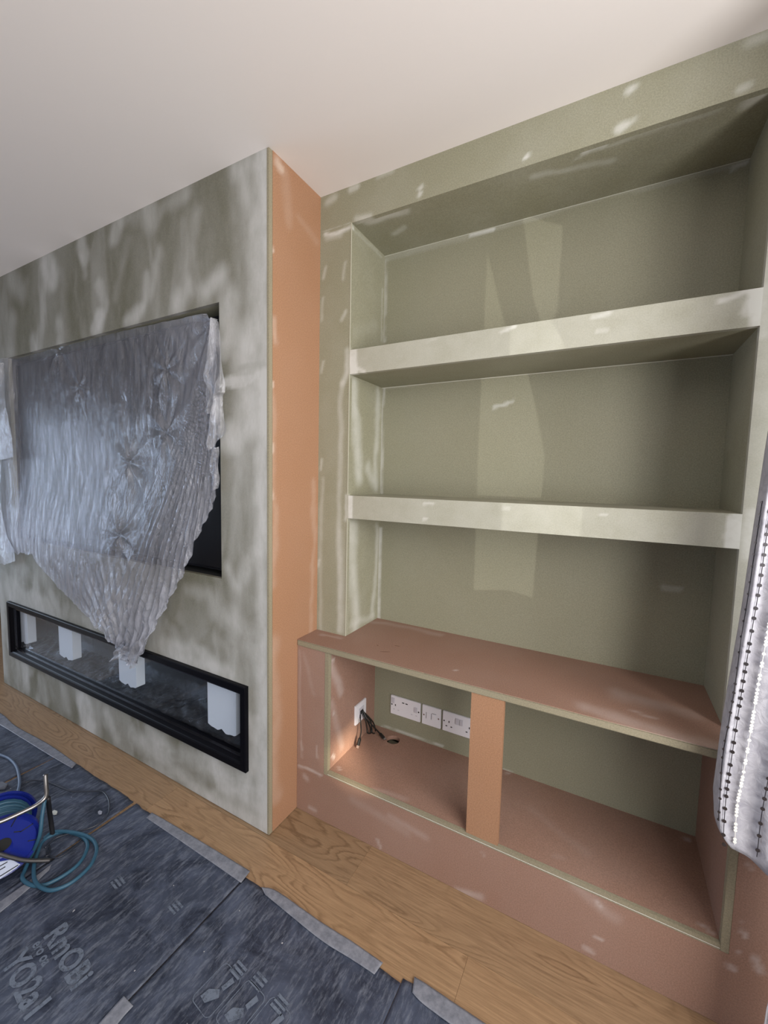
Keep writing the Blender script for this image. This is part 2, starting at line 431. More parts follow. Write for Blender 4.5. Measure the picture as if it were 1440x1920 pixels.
wall_with_holes('wall_right', 0, XR, 0.1, YR, 0.4, -0.012, H, [(-2.9, -0.30, 0.02, 2.25)])
wall_with_holes('wall_left', 0, XL - 0.1, 0.1, YR, 0.4, -0.012, H, [(-2.85, -0.65, 0.3, 2.0)])
wall_with_holes('wall_rear', 1, YR - 0.1, 0.1, XL, XR, -0.012, H, [(-1.5, 1.1, 0.3, 2.0)])
box_ = box('wall_front', XL, XR, YB + 0.02, YB + 0.12, -0.012, H, M['wall']); tag(box_, kind='structure')
def window(name, axis, pos, u0, u1, v0, v1):
    fr_ = bmesh.new(); t = 0.05
    mid = (u0 + u1) / 2
    for (a, b_, c_, d_) in ((u0, u1, v0, v0 + t), (u0, u1, v1 - t, v1), (u0, u0 + t, v0 + t, v1 - t), (u1 - t, u1, v0 + t, v1 - t)):
        if axis == 0: bx(fr_, pos - 0.03, pos + 0.03, a, b_, c_, d_)
        else: bx(fr_, a, b_, pos - 0.03, pos + 0.03, c_, d_)
    o = from_bm(name, fr_, M['upvc']); tag(o, kind='structure')
    g = bmesh.new()
    if axis == 0: bx(g, pos - 0.003, pos + 0.003, u0 + t, u1 - t, v0 + t, v1 - t)
    else: bx(g, u0 + t, u1 - t, pos - 0.003, pos + 0.003, v0 + t, v1 - t)
    from_bm('pane', g, M['glass'], o)
window('window_1', 0, XR + 0.06, -2.9, -0.30, 0.02, 2.25)
window('window_2', 0, XL - 0.05, -2.85, -0.65, 0.3, 2.0)
window('window_3', 1, YR - 0.05, -1.5, 1.1, 0.3, 2.0)

# laminate planks, each its own piece of the floor
rows = [(-1.055, -0.865, 0.2), (-0.865, -0.675, 0.93), (-0.675, -0.485, 0.30), (-0.485, -0.295, 0.783), (-0.295, -0.105, 0.36), (-0.105, 0.085, 0.1), (0.085, 0.275, 0.6)]
L = 1.303
for y0, y1, j in rows:
    k = math.floor((XL - j) / L)
    x = j + k * L
    while x < XR:
        a, b_ = max(x, XL), min(x + L, XR)
        if b_ - a > 0.05:
            o = box('plank', a + 0.0002, b_ - 0.0002, y0 + 0.0002, y1 - 0.0002, -0.0119, 0, M['oak'], fl, bev=0.0004)
        x += L

# ------------------------------------------------------------------ media wall (chimney breast)
mw = empty('chimney_breast', (-W / 2, -D / 2, 0), 'sanded green board chimney breast with orange board side, left of the shelving alcove', 'chimney breast')
yF = -D
def S(pts, r, soft=0.8, amt=0.6, axis=1, val=yF):
    return ([at(px, py, axis, val) for px, py in pts], r, soft, amt)
ch = [
    # pale streaks near the ceiling, from the left
    S([(20, 515), (42, 545)], 0.1062, 0.95, 0.35), S([(88, 490), (97, 520)], 0.1003, 0.75, 0.552), S([(84, 520), (80, 610), (72, 650)], 0.059, 1, 0.202), S([(118, 520), (120, 640)], 0.059, 1, 0.184),
    S([(152, 455), (157, 476)], 0.0708, 0.75, 0.57), S([(150, 480), (158, 510)], 0.0413, 1, 0.322), S([(110, 605), (112, 640)], 0.0649, 0.85, 0.46), S([(62, 640), (66, 665)], 0.0708, 0.85, 0.386),
    S([(22, 600), (18, 660)], 0.1062, 1, 0.322), S([(186, 530), (196, 575), (186, 615)], 0.04484, 0.85, 0.386), S([(186, 595), (178, 620)], 0.059, 0.75, 0.506),
    S([(222, 420), (215, 445)], 0.0649, 0.75, 0.442), S([(232, 412), (255, 410)], 0.0531, 1, 0.276), S([(240, 450), (215, 560)], 0.0472, 1, 0.184), S([(275, 398), (290, 412)], 0.0767, 0.85, 0.386), S([(312, 388), (350, 360)], 0.059, 1, 0.331),
    S([(238, 602), (262, 585)], 0.0531, 0.95, 0.57), S([(275, 520), (270, 580)], 0.0354, 1, 0.35), S([(335, 565), (352, 540)], 0.0767, 1, 0.57), S([(300, 470), (280, 560)], 0.0413, 1, 0.258), S([(370, 400), (352, 520)], 0.0531, 1, 0.258),
    S([(385, 545), (415, 520)], 0.0708, 1, 0.57),
    S([(430, 560), (425, 640)], 0.0826, 1, 0.644), S([(445, 330), (470, 400), (475, 520), (470, 640)], 0.0649, 1, 0.368), S([(495, 290), (495, 700)], 0.0649, 1, 0.69), S([(440, 320), (470, 310)], 0.059, 1, 0.368),
    # right margin
    S([(460, 640), (465, 780)], 0.1062, 1, 0.69), S([(420, 830), (470, 800)], 0.0708, 1, 0.552), S([(493, 700), (493, 1560)], 0.059, 1, 0.736), S([(430, 805), (440, 830)], 0.059, 0.85, 0.506),
    S([(490, 850), (480, 930)], 0.0413, 1, 0.46), S([(425, 1070), (440, 1095), (480, 1040)], 0.0531, 1, 0.46), S([(440, 1100), (440, 1300)], 0.059, 1, 0.322), S([(350, 1110), (400, 1120)], 0.059, 1, 0.322),
    # between the openings
    S([(20, 1105), (40, 1118)], 0.118, 0.75, 0.414), S([(60, 1125), (90, 1138)], 0.0826, 0.75, 0.368), S([(0, 1100), (8, 1260)], 0.0708, 1, 0.414), S([(140, 1150), (170, 1165)], 0.0826, 1, 0.322),
    S([(310, 1215), (350, 1225)], 0.0708, 0.75, 0.57), S([(330, 1240), (385, 1250), (430, 1262)], 0.0472, 0.95, 0.57), S([(365, 1210), (400, 1245)], 0.059, 0.85, 0.46), S([(295, 1160), (290, 1220)], 0.059, 1, 0.276),
    S([(400, 1140), (470, 1180), (480, 1260)], 0.059, 1, 0.386),
    # below the fireplace
    S([(46, 1250), (50, 1290)], 0.0649, 0.65, 0.478), S([(78, 1275), (85, 1310)], 0.0649, 0.75, 0.414), S([(120, 1290), (125, 1330)], 0.059, 0.95, 0.276),
    S([(158, 1320), (165, 1362)], 0.1003, 0.65, 0.718), S([(200, 1340), (215, 1380)], 0.059, 0.85, 0.46), S([(250, 1385), (330, 1420), (400, 1440)], 0.0826, 1, 0.506), S([(280, 1370), (300, 1390)], 0.0708, 0.75, 0.46),
    S([(390, 1420), (430, 1480), (470, 1500)], 0.0826, 1, 0.607), S([(330, 1450), (400, 1500), (480, 1545)], 0.059, 0.95, 0.662), S([(465, 1350), (480, 1400), (470, 1440)], 0.0472, 1, 0.644),
    S([(300, 1410), (360, 1430)], .04, .6, -.4), S([(400, 1460), (440, 1475)], .03, .6, -.35),
    # bare board patches
    S([(440, 930), (450, 1010)], .05, .6, -.75), S([(430, 890), (440, 920)], .05, .5, -.6), S([(365, 1150), (375, 1195)], .05, .6, -.8), S([(450, 690), (500, 680)], .012, .6, -.4),
    # the taped joint
    S([(428, 715), (470, 706), (500, 694)], 0.01652, 0.3, 0.874), S([(424, 716), (455, 711)], 0.02596, 0.3, 0.874), S([(410, 650), (420, 670)], 0.0354, 0.85, 0.368),
]
def coverage(P, val):
    x, z = P[:, 0], P[:, 2]
    ex = np.minimum(np.abs(x), np.where((z > TV[2] - .05) & (z < TV[3] + .05), np.abs(x - TV[1]), 9))
    low = sstep(1.0 - z, 0, .35)
    st = fbm(x * 26 + 40, z * 5 + 40, 201); st2 = fbm(x * 7 + 10 + 2 * fbm(x * 5, z * 5, 205), z * 5 + 10, 203)
    ridg = np.abs(fbm(x * 6 + 30, z * 34 + 30 + 8 * fbm(x * 3, z * 3, 209), 207) - .5) * 2
    cov = .42 * sstep(.26 - np.abs(x), 0, .2) * (.35 + 1.1 * st) + .30 * low * sstep(st2, .40, .62) + .32 * sstep(.22 - z, 0, .10) * sstep(x, -1.2, -.6) * (.3 + ridg)
    sw = sstep(fbm(x * 11 + 5 + 3 * fbm(x * 3, z * 2, 213), z * 2.2 + 9, 211), .56, .70) * .16
    return np.clip(val + (1 - val) * (cov + sw), 0, 1)
panel('front_panel', 1, yF, -W, -0.010, 0.003, H, -1, 0.018, M['breast'], mw, ch, [TV, FP], step=0.0105, seed=3, warp=.022, extra=coverage)
adopt(box('panel_edge', -0.010, 0.0, yF - 0.0005, yF + 0.0175, 0.003, H - 0.001, M['edge'], None, bev=0.001), mw)
so = lambda pts, r, soft=.6, amt=.6: S(pts, r, soft, amt, 0, 0.0)
sd = [so([(516, 300), (520, 308)], .03, .7, .6), so([(512, 470), (512, 474)], .012, .5, .8), so([(514, 600), (516, 640)], .02, .8, .35), so([(513, 715), (514, 722)], .014, .5, .7), so([(512, 840), (513, 850)], .013, .5, .6),
      so([(530, 320), (540, 420)], .04, .9, .14), so([(512, 740), (515, 1100)], .03, .9, .22), so([(515, 1200), (515, 1500)], .05, .9, .22), so([(515, 925), (516, 930)], .01, .5, .6), so([(590, 900), (583, 1200)], .02, .9, .2), so([(560, 400), (590, 450)], .03, .9, .12)]
panel('side_panel', 0, 0.0, yF + 0.018, 0.015, 0.003, H, 1, 0.018, M['orange'], mw, sd, step=0.012, seed=8)
panel('side_panel', 0, -W, yF + 0.018, YB, 0.003, H, -1, 0.018, M['orange'], mw, [], step=0.05)
# the television recess (lined in board) and the fire opening
for nm, q in (('recess_top', (TV[0], TV[1], yF + .018, yF + .14, TV[3], TV[3] + .018)), ('recess_base', (TV[0], TV[1], yF + .018, yF + .14, TV[2] - .018, TV[2])),
              ('recess_side', (TV[0] - .018, TV[0] - .0002, yF + .018, yF + .14, TV[2] - .018, TV[3] + .018)), ('recess_side', (TV[1], TV[1] + .018, yF + .018, yF + .14, TV[2] - .018, TV[3] + .018))):
    adopt(box(nm, *q, M['green'] if nm == 'recess_top' else M['matt_black'], None), mw)
tag(adopt(box('recess_back', TV[0] - .018, TV[1] + .018, yF + .14, yF + .158, TV[2] - .018, TV[3] + .018, M['matt_black'], None), mw), 'black back of the television recess')

# ------------------------------------------------------------------ television
TVY = yF + 0.036
tv = empty('television', (-1.13, TVY + .03, TV[2] + .005), 'large dark wall-mounted television under clear plastic sheet in the chimney breast recess', 'television')
tx0, tx1, tz0, tz1 = -2.000, -0.258, 0.983, 1.975
adopt(box('casing', tx0 + .004, tx1 - .004, TVY + .006, TVY + .085, tz0 + .004, tz1 - .004, M['matt_black'], None, bev=.004), tv)
bm = bmesh.new(); t = .008
for q in ((tx0, tx1, tz0, tz0 + t), (tx0, tx1, tz1 - t, tz1), (tx0, tx0 + t, tz0 + t, tz1 - t), (tx1 - t, tx1, tz0 + t, tz1 - t)): bx(bm, q[0], q[1], TVY - .002, TVY + .008, q[2], q[3])
adopt(from_bm('bezel', bm, M['black']), tv)
adopt(box('screen', tx0 + t, tx1 - t, TVY + .001, TVY + .007, tz0 + t, tz1 - t, M['screen'], None), tv)

# ------------------------------------------------------------------ polythene sheet over the television
def interp(path, n_):
    P = np.array(catmull_np(path)); d = np.r_[0, np.cumsum(np.linalg.norm(np.diff(P, axis=0), axis=1))]
    s = np.linspace(0, d[-1], n_)
    return np.stack([np.interp(s, d, P[:, i]) for i in range(P.shape[1])], 1)
def catmull_np(path): return [tuple(v)[:2] for v in catmull([(p[0], p[1], 0) for p in path], 10)]
def coons(top, bot, left, right, nu, nv):
    T, B, Lf, Rt = interp(top, nu), interp(bot, nu), interp(left, nv), interp(right, nv)
    s = np.linspace(0, 1, nu)[:, None, None]; t_ = np.linspace(0, 1, nv)[None, :, None]
    return (1 - t_) * T[:, None] + t_ * B[:, None] + (1 - s) * Lf[None] + s * Rt[None] - ((1 - s) * (1 - t_) * T[0] + s * (1 - t_) * T[-1] + (1 - s) * t_ * B[0] + s * t_ * B[-1])
def tri(x): return np.abs(((x / (2 * np.pi)) % 1) * 2 - 1) * 2 - 1
def surf(name, X, Y, Z, mat, parent, thick=0.0):
    nu, nv = X.shape
    me = bpy.data.meshes.new(name)
    V = np.stack([X.ravel(), Y.ravel(), Z.ravel()], 1)
    idx = np.arange(nu * nv).reshape(nu, nv)
    Fc = np.stack([idx[:-1, :-1], idx[:-1, 1:], idx[1:, 1:], idx[1:, :-1]], -1).reshape(-1, 4)
    me.from_pydata(V.tolist(), [], Fc.tolist())
    me.polygons.foreach_set('use_smooth', [True] * len(me.polygons)); me.materials.append(mat)
    o = bpy.data.objects.new(name, me); COL.objects.link(o)
    if thick:
        md = o.modifiers.new('thickness', 'SOLIDIFY'); md.thickness = thick; md.offset = 0
    if parent: adopt(o, parent)
    return o
xz = lambda px, py, y=yF: (lambda p: (p[0], p[2]))(at(px, py, 1, y))
ps = empty('plastic_dust_sheet', (-1.1, yF - .02, .5), 'crinkled clear plastic dust sheet draped over the television, gathered to a point above the fireplace', 'dust sheet')
top = [xz(15, 679, TVY), xz(100, 654, TVY), xz(250, 620, TVY), xz(392, 590, TVY)]
right = [top[-1], xz(408, 625), xz(412, 700), xz(409, 760), xz(408, 830), xz(414, 880), xz(404, 935), xz(378, 1000), xz(358, 1065), xz(335, 1110), xz(306, 1170), xz(285, 1210)]
left = [top[0], (-2.10, 1.86), (-2.20, 1.60), (-2.24, 1.30), (-2.24, 1.05), xz(8, 1022)]
bot = [xz(8, 1022), xz(20, 1035), xz(40, 1036), xz(66, 1040), xz(90, 1070), xz(130, 1112), xz(180, 1163), xz(232, 1213), xz(243, 1228), xz(262, 1243), xz(275, 1228), xz(285, 1210)]
NU, NV = 380, 340
Gd = coons(top, bot, left, right, NU, NV)
X, Z = Gd[..., 0], Gd[..., 1]
sg = np.linspace(0, 1, NU)[:, None] * np.ones((1, NV)); tg = np.linspace(0, 1, NV)[None] * np.ones((NU, 1))
inside = sstep(X, TV[0] - .02, TV[0] + .05) * (1 - sstep(X, TV[1] - .06, TV[1] + .02)) * sstep(Z, TV[2] - .01, TV[2] + .45)
base = (yF - 0.016) * (1 - inside) + (TVY - 0.012) * inside
base = np.minimum(base, TVY - 0.010)
# long folds running with the sheet, crowding to the right and to the gathered point
fold = tri(2 * np.pi * (sg ** 1.4) * 15 + 2.4 * fbm(sg * 3, tg * 1.5, 31)) * 0.4 + tri(2 * np.pi * sg * 37 + 5 * fbm(sg * 6, tg * 2, 37)) * 0.25
amp = 0.0026 + 0.003 * sstep(sg, .58, .85) + 0.003 * sstep(tg, .72, 1.0) + .003 * sstep(.12 - sg, 0, .1)
amp = amp * (0.35 + 0.9 * fbm(sg * 4, tg * 3, 41))
Y = base - np.abs(amp) * (fold + 0.6)
# long straight pleats fanning out of the pinned right corner, and others running together into the tip
cX, cZ = xz(404, 575)
th = np.arctan2(cX - X, cZ - Z); rr = np.hypot(cX - X, cZ - Z)
wgt = sstep(.62 - th, .0, .30)
ph_ = th * 95 + 1.2 * fbm(th * 16, rr * .8, 43)
Y -= wgt * (.0016 + .017 * np.clip(rr, 0, .9)) * (.35 + 1.2 * fbm(th * 22 + 3, rr * 1.2, 44)) * (np.abs(tri(ph_)) ** 1.5 + .35 * np.abs(tri(ph_ * 2.7 + 1)))
cX, cZ = xz(252, 1262)
th = np.arctan2(X - cX, Z - cZ); rr = np.hypot(cX - X, cZ - Z)
ph_ = th * 26 + 1.8 * fbm(th * 8 + 9, rr * 2, 45)
Y -= sstep(.62 - rr, 0, .35) * .020 * np.clip(rr * 2.2, .15, .8) * np.abs(tri(ph_)) ** 1.3 * (.3 + fbm(th * 9, rr * 2, 46))
# pinches: folds raying out of little knots
for (px, py, n_, a_, R_, ph) in ((305, 692, 7, .007, .22, .3), (236, 868, 9, .010, .26, .5), (232, 1003, 8, .012, .24, .1), (306, 811, 7, .008, .22, .8), (140, 725, 6, .005, .20, .2), (100, 655, 6, .006, .26, 1.0), (395, 596, 13, .009, .50, .2), (238, 1215, 12, .011, .35, .6)):
    cxp, czp = xz(px, py)
    dx, dz = X - cxp, Z - czp; rr = np.hypot(dx, dz); th = np.arctan2(dz, dx)
    vert = 0.35 + 0.65 * np.abs(np.sin(th))
    Y -= 1.4 * a_ * np.exp(-rr / (R_ * .6)) * (tri(n_ * th + ph + 2.2 * fbm(rr * 7, th * 1.5, 53)) + .5) * sstep(rr, 0, .02) * vert
# overall crumple
Y -= 0.0035 * (fbm(X * 22 + Z * 4, Z * 9, 61) - .5) + 0.010 * (fbm(X * 5, Z * 4, 67) - .5)
Y = np.minimum(Y, yF - .003 + inside * (TVY - yF - .001))
edge_n = (fbm(sg * 40, tg * 0 + 3, 71) - .5) * .03 * sstep(tg, .97, 1)
Z = Z + edge_n
fo = surf('film', X, Y, Z, M['film'], ps)
pv_ = .26 * sstep(tg, .60, .92) * (.5 + .9 * fbm(sg * 14, tg * 3, 77)) + .16 * sstep(sg, .78, .95) * (.3 + 1.2 * fbm(sg * 40, tg * 2, 79))
at_p = fo.data.attributes.new('ply', 'FLOAT', 'POINT'); at_p.data.foreach_set('value', np.ascontiguousarray(pv_, dtype=np.float32).ravel())
# folded-over flap on the right edge of the opening
def flap(name, leftp, rightp, y0, seed, mat, amp_=.018, nn=(50, 150)):
    A_, B_ = interp(leftp, nn[1]), interp(rightp, nn[1])
    s = np.linspace(0, 1, nn[0])[:, None]
    X_ = A_[None, :, 0] * (1 - s) + B_[None, :, 0] * s; Z_ = A_[None, :, 1] * (1 - s) + B_[None, :, 1] * s
    t_ = np.linspace(0, 1, nn[1])[None]
    Y_ = y0 - amp_ * (np.sin(np.pi * s) * .8 + .5 * np.sin(6 * s + 9 * t_ + seed) + .6 * (fbm(s * 4 + 0 * t_, t_ * 14 + 0 * s, seed) - .3)) - .004
    return surf(name, X_, Y_, Z_, mat, ps)
flap('folded_flap', [xz(411, 600), xz(402, 640), xz(396, 690), xz(391, 715), xz(404, 745), xz(402, 790), xz(397, 830), xz(402, 850)],
     [xz(412, 604), xz(421, 650), xz(428, 690), xz(430, 735), xz(424, 745), xz(424, 780), xz(430, 810), xz(415, 830)], yF - .012, 11, M['film_white'])
flap('folded_flap', [xz(398, 845), xz(398, 880), xz(404, 920)], [xz(413, 838), xz(414, 870), xz(414, 915)], yF - .004, 23, M['film_white'], .008, (24, 50))
flap('folded_flap', [xz(392, 700), xz(386, 760), xz(390, 775)], [xz(399, 705), xz(401, 765), xz(398, 777)], yF + .004, 29, M['film_white'], .010, (24, 50))
flap('folded_flap', [xz(13, 685), xz(2, 735), xz(-5, 810), xz(-5, 868)], [xz(15, 682), xz(22, 750), xz(30, 820), xz(37, 857)], yF - .020, 17, M['film_white'], .012)
flap('hanging_corner', [xz(2, 860), xz(-3, 940), xz(0, 1000), xz(6, 1045), xz(20, 1058)], [xz(12, 860), xz(14, 940), xz(22, 1000), xz(38, 1030), xz(42, 1050)], yF - .024, 5, M['film_white'], .010)
flap('gathered_tip', [xz(245, 1200), xz(232, 1218), xz(228, 1232)], [xz(262, 1205), xz(246, 1226), xz(229, 1234)], yF - .04, 3, M['film_white'], .012, (20, 40))
flap('gathered_tip', [xz(250, 1210), xz(252, 1232), xz(263, 1246)], [xz(288, 1190), xz(276, 1226), xz(266, 1247)], yF - .034, 9, M['film_white'], .010, (20, 40))

# ------------------------------------------------------------------ inset electric fire
fp = empty('electric_fireplace', (-1.127, yF, FP[2]), 'long black letterbox electric fireplace low in the chimney breast', 'fireplace')
x0, x1, z0, z1 = FP
def frame_prof(name, prof, mat, parent):
    """mitred picture frame: prof = list of (inset, y)"""
    bm = bmesh.new(); rings = []
    for ins, y in prof:
        rings.append([bm.verts.new(v) for v in ((x0 + ins, y, z0 + ins), (x1 - ins, y, z0 + ins), (x1 - ins, y, z1 - ins), (x0 + ins, y, z1 - ins))])
    for a, b_ in zip(rings, rings[1:]):
        for k in range(4): bm.faces.new((a[k], a[(k + 1) % 4], b_[(k + 1) % 4], b_[k]))
    bmesh.ops.recalc_face_normals(bm, faces=bm.faces)
    return adopt(from_bm(name, bm, mat), parent)
frame_prof('frame', [(.006, yF + .002), (.0, yF + .0), (0, yF - .015), (.003, yF - .018), (.026, yF - .018), (.029, yF - .013), (.032, yF - .010), (.045, yF + .014), (.045, yF + .03)], M['black'], fp)
ix0, ix1, iz0, iz1 = x0 + .045, x1 - .045, z0 + .045, z1 - .045
tag(frame_prof('inner_trim', [(.040, yF + .006), (.040, yF + .000), (.0445, yF + .000), (.0445, yF + .012)], plain('satin_trim', (.05, .05, .06), .2, .8), fp))
ybk = yF + .17
bm = bmesh.new()
bx(bm, ix0 - .04, ix1 + .04, ybk, ybk + .01, iz0 - .04, iz1 + .04)
bx(bm, ix0 - .04, ix1 + .04, yF + .012, ybk, iz0 - .05, iz0 - .012); bx(bm, ix0 - .04, ix1 + .04, yF + .03, ybk, iz1 + .012, iz1 + .04)
bx(bm, ix0 - .05, ix0 - .012, yF + .03, ybk, iz0 - .04, iz1 + .04); bx(bm, ix1 + .012, ix1 + .05, yF + .03, ybk, iz0 - .04, iz1 + .04)
adopt(from_bm('firebox', bm, M['firebox']), fp)
for k in range(1, 7):
    xx = ix0 + (ix1 - ix0) * k / 7
    adopt(box('rear_panel', ix0 + (ix1 - ix0) * (k - 1) / 7 + .002, xx - .002, ybk - .006, ybk - .001, iz0, iz1, M['firebox'], None), fp)
adopt(box('glass', ix0 - .008, ix1 + .008, yF + .020, yF + .024, iz0 - .008, iz1 + .008, M['glass'], None), fp)
nu, nv = 240, 30
s = np.linspace(0, 1, nu)[:, None]; t_ = np.linspace(0, 1, nv)[None]
Xe = ix0 - .01 + s * (ix1 - ix0 + .02) + 0 * t_; Ye = yF + .03 + t_ * (ybk - yF - .035) + 0 * s
Ze = iz0 - .012 + .022 * t_ + .045 * fbm(Xe * 22, Ye * 22, 81) * (0.4 + t_ * .6) + .012 * fbm(Xe * 70, Ye * 60, 83)
coal = mdf('dark_ember_bed', (.018, .017, .018), filler=(.09, .09, .10), dusty=.5, streak=(5, 5, 5)); coal.node_tree.nodes['Principled BSDF'].inputs['Roughness'].default_value = .35
adopt(surf('ember_bed', Xe, Ye, Ze, coal, None), fp)
# thin packing film lying in the fire
ff = empty('packing_film', (-1.1, yF + .09, iz0), 'thin clear packing film crumpled along the ember bed inside the electric fireplace', 'plastic film')
Zf = Ze + .012 + .020 * np.abs(fbm(Xe * 9, Ye * 9, 91) - .5) + .05 * sstep(t_, .6, 1) * (0.4 + fbm(Xe * 3, Ye * 0, 95))
adopt(surf('film', Xe * .985 - .015, Ye * .97 + .03 * (yF + .09), Zf, M['film_dark'], None), ff)
adopt(surf('film', -2.1 + s * .17 + 0 * t_, yF + .035 + .02 * t_ + .01 * np.sin(s * 9), iz0 - .012 + t_ * (.055 * (1 - s) + .006) + 0 * s, M['film_white'], None), ff)

# foam packers behind the glass
def foam(xa, xb, za, label):
    bm = bmesh.new(); n_ = 14
    prof = [(xa, iz1 + .011)]
    w_ = xb - xa
    for i in range(n_ + 1):
        u = i / n_
        z = za + .006 * math.sin(9 * u) + (.020 * math.exp(-((u - .50) / .10) ** 2)) + .014 * (1 - min(1, u / .12)) + .010 * (1 - min(1, (1 - u) / .08))
        prof.append((xa + w_ * (u * .99 + .005), z))
    prof.append((xb, iz1 + .011))
    f = [bm.verts.new((x, yF + .035, z)) for x, z in prof]; bk = [bm.verts.new((x, yF + .078, z)) for x, z in prof]
    bm.faces.new(f); bm.faces.new(bk[::-1])
    for i in range(len(f)): bm.faces.new((f[i], bk[i], bk[(i + 1) % len(f)], f[(i + 1) % len(f)]))
    bmesh.ops.recalc_face_normals(bm, faces=bm.faces)
    o = from_bm('foam_block', bm, M['foam']); tag(o, label, 'foam block', 'foam packing blocks inside the fireplace')
for (a, b_, zb, lab) in ((35, 53, 1207, 'leftmost white foam block behind the fireplace glass, at the far left end'),
                         (112, 137, 1237, 'white foam block behind the fireplace glass, second from the left'),
                         (224, 256, 1288, 'white foam block behind the fireplace glass, just under the gathered tip of plastic'),
                         (390, 443, 1378, 'largest-looking white foam block, at the right end of the fireplace')):
    pa, pb = at(a, zb, 1, yF + .035), at(b_, zb, 1, yF + .035)
    foam(pa.x, min(pb.x, ix1 + .011), (pa.z + pb.z) / 2 + (0.012 if a == 390 else 0.004), lab)

# ------------------------------------------------------------------ alcove shelving
al = empty('alcove_shelving', (0.75, 0.12, ZW), 'green board alcove unit with two thick boxed shelves above the worktop', 'shelving')
G = lambda pts, r, soft=.7, amt=.6, y=0.0: S(pts, r, soft, amt, 1, y)
fs = [G([(607, 441), (630, 436), (658, 425)], 0.0115, 0.8, 0.828), G([(612, 445), (640, 437)], 0.0253, 1, 0.414), G([(615, 380), (625, 372)], 0.0253, 1, 0.46), G([(655, 355), (668, 348)], 0.0207, 0.9, 0.552), G([(670, 410), (690, 405)], 0.023, 1, 0.552),
      G([(785, 352), (790, 347)], 0.0115, 0.8, 0.644), G([(785, 366), (788, 360)], 0.0138, 0.9, 0.644), G([(710, 330), (735, 322)], 0.0184, 1, 0.368), G([(988, 298), (992, 294)], 0.0115, 0.8, 0.828), G([(1183, 166), (1192, 158)], 0.0161, 0.9, 0.644), G([(1160, 240), (1172, 232)], 0.0184, 0.8, 0.69),
      G([(1180, 228), (1190, 220)], 0.0138, 1, 0.46), G([(1390, 165), (1405, 160)], 0.0161, 0.9, 0.506), G([(1410, 78), (1440, 70)], 0.023, 1, 0.414), G([(1275, 340), (1280, 338)], 0.0115, 0.9, 0.276),
      G([(607, 520), (610, 500)], 0.0138, 0.9, 0.414), G([(645, 520), (650, 490)], 0.0115, 1, 0.322), G([(638, 600), (646, 585)], 0.0138, 0.9, 0.414), G([(604, 600), (606, 560)], 0.0115, 1, 0.322), G([(604, 700), (606, 680)], 0.0115, 1, 0.368),
      G([(650, 655), (648, 700), (640, 720)], 0.023, 1, 0.506), G([(640, 720), (636, 1180)], .020, .9, .35), G([(604, 900), (600, 1180)], .016, .9, .25), G([(602, 880), (604, 860)], 0.0092, 0.9, 0.46), G([(598, 1060), (600, 1050)], 0.0115, 0.9, 0.46),
      G([(652, 930), (650, 975)], 0.0115, 1, 0.552), G([(640, 1000), (640, 1180)], .03, .9, .22), G([(1435, 540), (1432, 620)], 0.046, 1, 0.69), G([(1405, 965), (1400, 1035)], 0.0345, 0.9, 0.69), G([(1372, 1360), (1410, 900)], .035, .9, .30)]
panel('left_post', 1, 0.0, 0.0, A0, ZW, ZT, -1, .018, M['green'], al, fs, step=.0075, seed=11, warp=.012)
panel('top_rail', 1, 0.0, 0.0, XR, ZT, H, -1, .018, M['green'], al, fs, step=.0085, seed=12, warp=.012)
panel('right_post', 1, 0.0, A1, XR, ZW, ZT, -1, .018, M['green'], al, fs, step=.0085, seed=13, warp=.012, base=.42)
B = lambda pts, r, soft=.7, amt=.6: S(pts, r, soft, amt, 1, YB)
bks = [B([(725, 482), (900, 432), (1120, 366), (1395, 300)], .022, .5, .16), B([(880, 438), (925, 428)], .010, .6, .9), B([(1370, 316), (1395, 306)], .008, .6, .5), B([(723, 490), (719, 640)], .010, .6, .35), B([(719, 720), (715, 925)], .010, .7, .5), B([(712, 990), (710, 1160)], .012, .6, .6),
       B([(925, 762), (960, 752)], .010, .6, .45), B([(1245, 1100), (1275, 1105)], .012, .6, .3), B([(990, 690), (1060, 682)], .012, .7, .4), B([(720, 725), (800, 718)], .012, .7, .3)]
panel('back_panel', 1, YB, A0 - .01, A1 + .01, ZW, ZT, -1, .012, M['green_back'], al, bks, step=.010, seed=15, warp=.012)
so2 = lambda pts, r, soft=.7, amt=.6: S(pts, r, soft, amt, 0, A0)
sl = [so2([(664, 430), (716, 480)], .010, 0.8, 0.18), so2([(662, 620), (705, 610)], .05, 1, 0.0864), so2([(665, 720), (672, 900)], .05, 1, 0.54), so2([(708, 740), (705, 910)], .035, 1, 0.432), so2([(690, 880), (700, 900)], .05, 1, 0.396),
      so2([(660, 985), (668, 1180)], .055, 1, 0.504), so2([(706, 990), (700, 1150)], .03, 1, 0.432), so2([(660, 1170), (700, 1155)], .03, 1, 0.36), so2([(686, 820), (688, 860)], .03, .8, -.5), so2([(686, 1030), (690, 1080)], .03, .8, -.5),
      so2([(717, 540), (716, 640)], .012, 0.9, 0.288)]
for (a, b_) in ((ZW, S2[0]), (S2[1], S1[0]), (S1[1], ZT)):
    panel('niche_side', 0, A0, .018, YB, a, b_, 1, .018, M['green'], al, sl, step=.009, seed=17, warp=.02)
    panel('niche_side', 0, A1, .018, YB, a, b_, -1, .018, M['green'], al, [], step=.03, seed=19, base=.05)
so3 = lambda pts, r, soft=.7, amt=.6: S(pts, r, soft, amt, 2, ZT)
